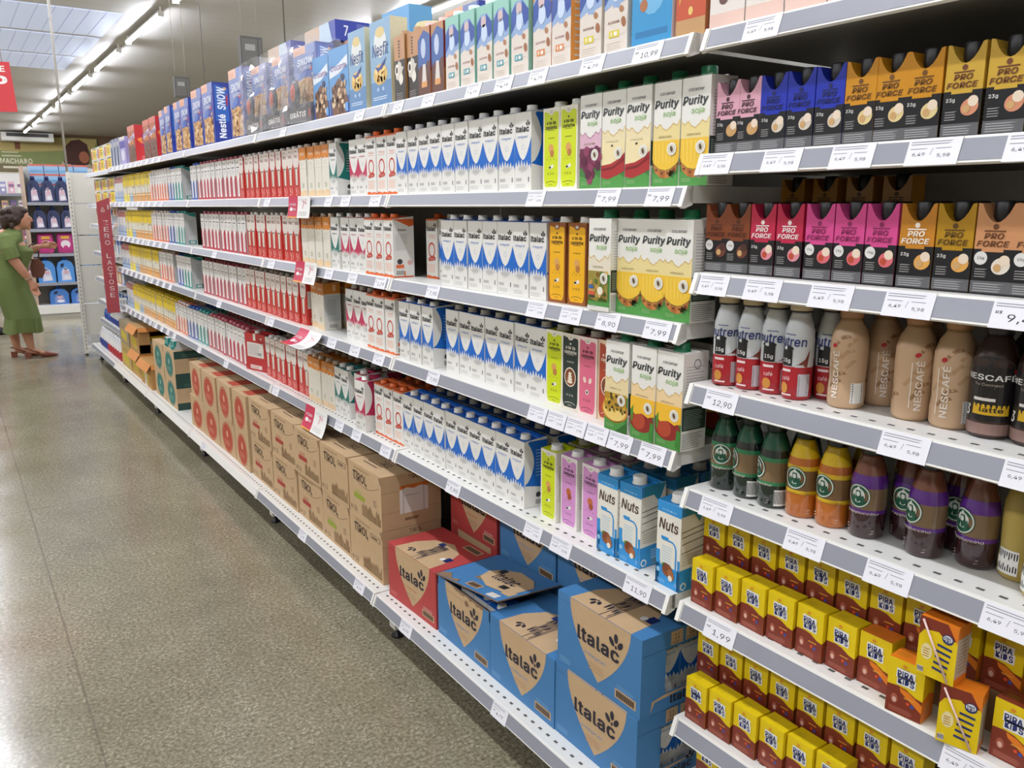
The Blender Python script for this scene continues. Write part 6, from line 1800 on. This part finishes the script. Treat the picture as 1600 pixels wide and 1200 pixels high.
# ------------------------------------------------------------------ far wall: mural and air conditioner
def mural():
    x0, x1, z0, z1, y = -3.0, 4.25, 2.45, 4.08, 35.93
    mb = MB(); mb.box(x0, y, z0, x1, y + .04, z1, M('7e8a44', .7, key='mural_print', noise=.35, scale=1.2))
    F = Face(mb, (x0, y, z0), (1, 0, 0), (0, 0, 1), x1 - x0, z1 - z0)
    F.poly([(0, .66), (.3, .72), (.62, .64), (.98, .74), (1, .98), (0, 1)], M('b3a05c', .7, key='mural_sky', noise=.25, scale=1), 1)
    F.poly([(0, .0), (.66, 0), (.66, .34), (.4, .42), (0, .40)], M('6f6238', .7, key='mural_earth', noise=.3, scale=2), 1)
    F.rect(.612, .70, .637, .97, M('7a4a34', .7), 2)
    Wt = M('d6cfba', .7)
    F.text('MACHADO', .612, .435, .145, .12, Wt, 3, .03); F.lines(.55, .68, .27, .33, 1, Wt, 3, .8); F.lines(.55, .655, .535, .575, 1, Wt, 3, .6); F.lines(.55, .64, .62, .65, 1, Wt, 3, .6)
    F.rect(.5, .15, .70, .18, M('cfc8b4', .7), 3)
    # a person in the picture: plain shapes
    F.poly([(.80, .02), (.82, .42), (.845, .52), (.93, .50), (.965, .36), (.97, .02)], M('b9aa96', .7), 3); F.poly([(.80, .02), (.82, .36), (.88, .22), (.95, .18), (.96, .02)], M('a9714f', .7), 4)
    F.poly([(.83, .42), (.845, .80), (.875, .94), (.915, .97), (.95, .86), (.96, .6), (.95, .4), (.9, .34)], M('4a2a22', .7), 5); F.disc(.93, .56, .025, .14, M('a8674c', .7), 6, 14)
    o = link('wall_mural', mb.mesh('wall_mural')); tag(o, 'wide green and yellow mural with white lettering on the far wall', 'mural')
    mb = MB(); mb.box(1.0, 35.2, 3.84, 2.68, 35.9, 4.15, M('c9c6bf', .5)); mb.box(1.0, 35.15, 3.86, 2.68, 35.2, 3.98, M('d2cfc8', .5)); o = link('air_conditioner', mb.mesh('air_conditioner'))
    mb = MB(); mb.box(1.16, 35.185, 4.0, 2.52, 35.199, 4.12, M('3c3a38', .6)); link('grille', mb.mesh('grille'), o)
    tag(o, 'long white ceiling air conditioner above the mural', 'air conditioner')
mural()

# ------------------------------------------------------------------ people
def remeshed(mb, name, voxel, smooth=3):
    o = link(name, mb.mesh(name))
    r = o.modifiers.new('union', 'REMESH'); r.mode = 'VOXEL'; r.voxel_size = voxel; r.use_smooth_shade = True
    s = o.modifiers.new('smooth', 'SMOOTH'); s.iterations = smooth; s.factor = .5
    bpy.context.view_layer.update()
    dg = bpy.context.evaluated_depsgraph_get()
    me = bpy.data.meshes.new_from_object(o.evaluated_get(dg))
    for p in me.polygons:
        p.use_smooth = True
    me.name = name
    bpy.data.objects.remove(o)
    return me
def hand(mb, wrist, d, side, m, curl=.5):
    """palm, four unequal bent fingers and a thumb; d points along the hand, side to the thumb"""
    d = Vector(d).normalized(); s = Vector(side); s = (s - d * s.dot(d)).normalized(); n = d.cross(s)
    w = Vector(wrist)
    mb.tube([w - d * .01, w + d * .03, w + d * .075, w + d * .088], [.020, .030, .034, .030], m, 10, True, [(1, .75)] * 4 if abs(n.y) < .7 else [(.75, 1)] * 4)
    for i, L in enumerate((.062, .074, .068, .052)):
        b = w + d * .082 + s * (.027 - .018 * i)
        k1 = b + d * L * .5 + n * (.004 + .010 * curl); k2 = k1 + d * L * .32 + n * .018 * curl * 1.4; k3 = k2 + d * L * .20 + n * .020 * curl * 1.4
        mb.tube([b - d * .02, k1, k2, k3], [.0095, .0092, .0085, .007], m, 8)
    t0 = w + d * .025 + s * .022
    mb.tube([t0, t0 + s * .022 + d * .025, t0 + s * .028 + d * .055 + n * .01], [.013, .011, .008], m, 8)
SKIN = M('b98468', .55, key='skin')
def woman():
    k = Vector((-.60, 8.32, 0))
    mb = MB()
    # trunk, neck, head in profile facing +x, bending a little forward
    mb.tube([(-.03, 0, .55), (-.08, 0, .72), (-.09, 0, .86), (-.07, 0, 1.0), (-.065, 0, 1.12), (-.05, 0, 1.20), (-.02, 0, 1.245), (.015, 0, 1.29)], [.10, .15, .135, .14, .145, .11, .06, .055], SKIN, 16, True, [(1.05, .95)] * 6 + [(1, 1)] * 2)
    mb.ball((.045, 0, 1.365), (.094, .074, .108), SKIN, 18, 12)
    mb.ball((.085, 0, 1.315), (.055, .05, .06), SKIN, 14, 8)
    mb.tube([(.128, 0, 1.385), (.148, 0, 1.355), (.156, 0, 1.338), (.135, 0, 1.33)], [.010, .014, .015, .012], SKIN, 8)      # nose
    mb.ball((.132, 0, 1.305), (.014, .022, .007), SKIN, 10, 6); mb.ball((.130, 0, 1.292), (.013, .02, .008), SKIN, 10, 6)   # lips
    mb.ball((.118, 0, 1.268), (.022, .026, .018), SKIN, 10, 6)                                                               # chin
    for s in (-1, 1):
        mb.ball((.03, s * .075, 1.35), (.016, .010, .028), SKIN, 10, 6)
        mb.ball((.122, s * .03, 1.378), (.012, .014, .010), SKIN, 8, 6)
    # near arm hangs down in front, far arm reaches out
    mb.tube([(-.07, -.15, 1.165), (-.075, -.185, 1.08), (-.05, -.20, .975), (.01, -.205, .87), (.060, -.20, .785), (.068, -.20, .77)], [.055, .054, .047, .040, .028, .026], SKIN, 14)
    hand(mb, (.068, -.20, .772), (.28, .02, -1), (.9, .2, .25), SKIN, .5)
    mb.tube([(-.04, .15, 1.165), (.0, .18, 1.08), (.05, .185, .99), (.13, .15, 1.045), (.205, .11, 1.085)], [.052, .050, .043, .036, .026], SKIN, 14)
    hand(mb, (.205, .11, 1.085), (1, -.1, .12), (0, -.3, 1), SKIN, .6)
    # legs and feet
    for (fx, fy) in ((.01, -.065), (-.10, .085)):
        mb.tube([(-.06, fy, .62), (-.05 + fx * .3, fy, .45), (fx - .02, fy, .30), (fx - .005, fy, .17), (fx + .005, fy, .10), (fx + .012, fy, .075)], [.085, .062, .056, .040, .031, .033], SKIN, 14)
        mb.tube([(fx - .02, fy, .075), (fx + .05, fy, .062), (fx + .13, fy, .030), (fx + .195, fy, .018)], [.034, .036, .032, .014], SKIN, 12, True, [(.8, 1), (.8, 1), (.55, 1.15), (.6, 1)])
    body = link('person', remeshed(mb, 'person', .006, 2), None, k)
    tag(body, 'woman in a green short-sleeved dress, seen side-on by the empty shelf panel', 'person')
    # face details
    mb = MB()
    for s in (-1, 1):
        mb.ball((.133, s * .030, 1.378), (.005, .010, .006), M('e6e0da', .3), 10, 6); mb.ball((.1365, s * .030, 1.378), (.003, .005, .005), M('2c1c16', .2), 8, 6)
        mb.tube([(.132, s * .016, 1.398), (.134, s * .030, 1.402), (.124, s * .045, 1.398)], .003, M('3a241c', .7), 6)
    link('eyes', mb.mesh('eyes'), body)
    mb = MB(); mb.ball((.141, 0, 1.304), (.007, .018, .004), M('9a4f48', .4), 10, 6); mb.ball((.139, 0, 1.295), (.007, .016, .005), M('9a4f48', .4), 10, 6); link('lips', mb.mesh('lips'), body)
    # hair: short, full at the back
    H_ = M('2e1a10', .55, key='dark_brown_hair', scale=60, bump=.5)
    mb = MB()
    mb.ball((.010, 0, 1.395), (.108, .098, .092), H_, 18, 12); mb.ball((-.035, 0, 1.345), (.085, .092, .085), H_, 18, 12); mb.ball((.06, 0, 1.435), (.075, .08, .045), H_, 16, 10)
    for s in (-1, 1):
        mb.ball((.018, s * .078, 1.36), (.045, .022, .062), H_, 12, 8)
    rnd = random.Random(3)
    for i in range(40):
        a = rnd.uniform(1.4, 4.9); z = rnd.uniform(1.28, 1.44)
        mb.ball((.0 + .098 * math.cos(a), .088 * math.sin(a), z), (.022, .020, .026), H_, 8, 6)
    link('hair', remeshed(mb, 'hair', .007, 1), body)
    # dress
    G = M('5c6e26', .85, key='green_knit_dress', noise=.25, scale=90, bump=.3)
    mb = MB()
    sec = [(-.030, .165, .24, .26), (-.02, .15, .25, .40), (-.05, .155, .225, .55), (-.085, .155, .205, .70), (-.085, .152, .195, .80), (-.072, .152, .172, .90), (-.058, .160, .170, .98), (-.052, .162, .172, 1.05), (-.075, .135, .178, 1.12), (-.072, .135, .190, 1.17), (-.056, .122, .155, 1.215), (-.033, .078, .090, 1.252), (-.022, .062, .066, 1.272)]
    seg = 40
    rings = []
    for i, (cx, rx, ry, z) in enumerate(sec):
        ring = []
        flare = max(0, (.62 - z) / .36)
        for j in range(seg):
            t = 2 * PI * j / seg
            fold = 1 + .07 * flare * math.cos(6 * t + .6) + .02 * flare * math.sin(11 * t)
            bust = .035 * math.exp(-((z - 1.04) / .06) ** 2) * max(0, math.cos(t))
            ring.append((cx + rx * fold * math.cos(t) + bust, ry * fold * .80 * math.sin(t), z + .012 * flare * math.sin(3 * t)))
        rings.append(ring)
    n0 = 0
    for a, b in zip(rings, rings[1:]):
        for j in range(seg):
            mb.poly([a[j], a[(j + 1) % seg], b[(j + 1) % seg], b[j]], G, True)
    # sleeves
    def sleeve(pts, rad):
        P = [Vector(p) for p in pts]
        prev = None
        for i, p in enumerate(P):
            d = (P[min(i + 1, len(P) - 1)] - P[max(i - 1, 0)]).normalized(); a = d.cross(Vector((0, 1, .01))).normalized(); b = a.cross(d)
            ring = [p + a * rad[i] * math.cos(2 * PI * q / 20) + b * rad[i] * math.sin(2 * PI * q / 20) for q in range(20)]
            if prev:
                for q in range(20):
                    mb.poly([prev[q], prev[(q + 1) % 20], ring[(q + 1) % 20], ring[q]], G, True)
            prev = ring
    sleeve([(-.075, -.10, 1.175), (-.072, -.150, 1.165), (-.077, -.185, 1.08), (-.052, -.20, .985)], [.050, .068, .068, .066])
    sleeve([(-.05, .10, 1.175), (-.04, .15, 1.165), (.0, .18, 1.08), (.045, .185, 1.0)], [.050, .064, .063, .060])
    for sd in (-1, 1):
        mb.ball((-.070, sd * .128, 1.150), (.080, .070, .062), G, 16, 10)
    me = mb.mesh('dress')
    link('dress', me, body)
    mb = MB(); mb.tube([(.055 + .012, -.232, .800), (.075, -.2, .790), (.09, -.17, .800)], .004, M('d9d6d0', .2, 1.0), 8)
    mb2 = MB()
    for i in range(24):
        a, b = 2 * PI * i / 24, 2 * PI * (i + 1) / 24
        mb2.tube([(.058 + .034 * math.cos(a), -.20 + .034 * math.sin(a), .797 + .012 * math.cos(a)), (.058 + .034 * math.cos(b), -.20 + .034 * math.sin(b), .797 + .012 * math.cos(b))], .004, M('d9d2c4', .3, 1.0), 6)
    link('bracelet', mb2.mesh('bracelet'), body)
    Br = M('7a4230', .45, key='brown_leather')
    for (fx, fy) in ((.01, -.065), (-.10, .085)):
        mb = MB()
        mb.prism([(fx - .055, 0), (fx - .005, 0), (fx + .0, .052), (fx - .058, .060)], 'y', fy - .026, fy + .026, Br)          # block heel
        mb.tube([(fx - .045, fy, .056), (fx + .03, fy, .044), (fx + .10, fy, .010), (fx + .16, fy, .008), (fx + .225, fy, .008)], [.028, .030, .036, .034, .010], Br, 12, True, [(.22, 1), (.22, 1), (.22, 1), (.3, 1), (.5, 1)])
        mb.tube([(fx + .10, fy, .030), (fx + .15, fy, .028), (fx + .20, fy, .020), (fx + .235, fy, .010)], [.040, .040, .030, .010], Br, 12, True, [(.7, 1), (.65, 1), (.6, 1), (.6, 1)])
        mb.tube([(fx + .07, fy - .036, .05), (fx + .0, fy - .042, .085), (fx - .045, fy - .02, .098), (fx - .052, fy, .10), (fx - .045, fy + .02, .098), (fx, fy + .042, .085), (fx + .07, fy + .036, .05)], .0055, Br, 6)
        link('shoe', mb.mesh('shoe'), body)
    # handbag hanging from the far forearm
    mb = MB()
    mb.prism([(.115, .78), (.20, .77), (.232, .84), (.218, .92), (.185, .965), (.125, .96), (.102, .88)], 'y', .112, .202, M('6e3f30', .5, key='handbag_leather'))
    b = link('handbag', mb.mesh('handbag'), None, k)
    mb = MB(); mb.tube([(.125, .15, .95), (.100, .15, 1.02), (.115, .15, 1.085), (.145, .15, 1.112), (.180, .15, 1.09), (.195, .15, 1.03), (.185, .15, .955)], .007, M('5c3326', .5), 8); link('strap', mb.mesh('strap'), b)
    tag(b, "brown leather handbag on the green-dressed woman's forearm", 'handbag')
woman()
def second_person():
    k = Vector((-.86, 10.3, 0))
    mb = MB()
    mb.tube([(0, 0, .80), (0, 0, .95), (0, 0, 1.10), (0, 0, 1.28), (0, 0, 1.38), (0, 0, 1.43), (0, 0, 1.50)], [.15, .14, .14, .16, .13, .06, .052], SKIN, 16, True, [(.7, 1.1)] * 5 + [(1, 1)] * 2)
    mb.ball((.01, 0, 1.59), (.09, .075, .115), SKIN, 16, 12); mb.ball((.095, 0, 1.575), (.02, .014, .022), SKIN, 8, 6); mb.ball((.08, 0, 1.53), (.02, .022, .01), SKIN, 8, 6)
    for s in (-1, 1):
        mb.ball((0, s * .075, 1.585), (.016, .01, .028), SKIN, 8, 6)
        mb.tube([(0, s * .17, 1.36), (-.01, s * .21, 1.22), (.0, s * .22, 1.08), (.06, s * .22, .94), (.09, s * .215, .85)], [.055, .05, .044, .036, .027], SKIN, 12)
        hand(mb, (.09, s * .215, .85), (.25, 0, -1), (1, 0, .2), SKIN, .5)
        mb.tube([(0, s * .08, .86), (0, s * .085, .50), (0, s * .085, .12), (0, s * .085, .08)], [.09, .065, .042, .036], SKIN, 12); mb.tube([(-.03, s * .085, .05), (.08, s * .085, .04), (.19, s * .085, .025)], [.036, .036, .02], SKIN, 10)
    body = link('person', remeshed(mb, 'person', .008, 2), None, k)
    tag(body, 'person in dark trousers half hidden behind the green-dressed woman', 'person')
    D = M('1e1e22', .8); mb = MB()
    for s in (-1, 1):
        mb.tube([(0, s * .075, .98), (0, s * .085, .80), (0, s * .09, .50), (0, s * .09, .10), (0, s * .09, .06)], [.105, .115, .088, .072, .070], D, 16)
    link('trousers', remeshed(mb, 'trousers', .01, 2), body)
    mb = MB(); Pk = M('9a5a5e', .8); mb.tube([(0, 0, .90), (0, 0, 1.05), (0, 0, 1.28), (0, 0, 1.40), (0, 0, 1.45)], [.185, .175, .185, .145, .07], Pk, 20, True, [(.75, 1.1)] * 5)
    for s in (-1, 1):
        mb.tube([(0, s * .15, 1.37), (-.01, s * .205, 1.24), (-.005, s * .22, 1.14)], [.07, .068, .062], Pk, 14)
    link('shirt', remeshed(mb, 'shirt', .01, 2), body)
    mb = MB(); mb.ball((-.012, 0, 1.625), (.098, .088, .095), M('2a1c16', .6), 16, 10); mb.ball((-.05, 0, 1.57), (.06, .08, .09), M('2a1c16', .6), 14, 10); link('hair', mb.mesh('hair'), body)
    for s in (-1, 1):
        mb = MB(); mb.tube([(-.06, s * .085, .035), (.02, s * .085, .045), (.12, s * .085, .035), (.21, s * .085, .022)], [.034, .044, .042, .022], D, 12, True, [(1, 1), (1, 1), (.8, 1), (.8, 1)]); link('shoe', mb.mesh('shoe'), body)
second_person()

label_items()
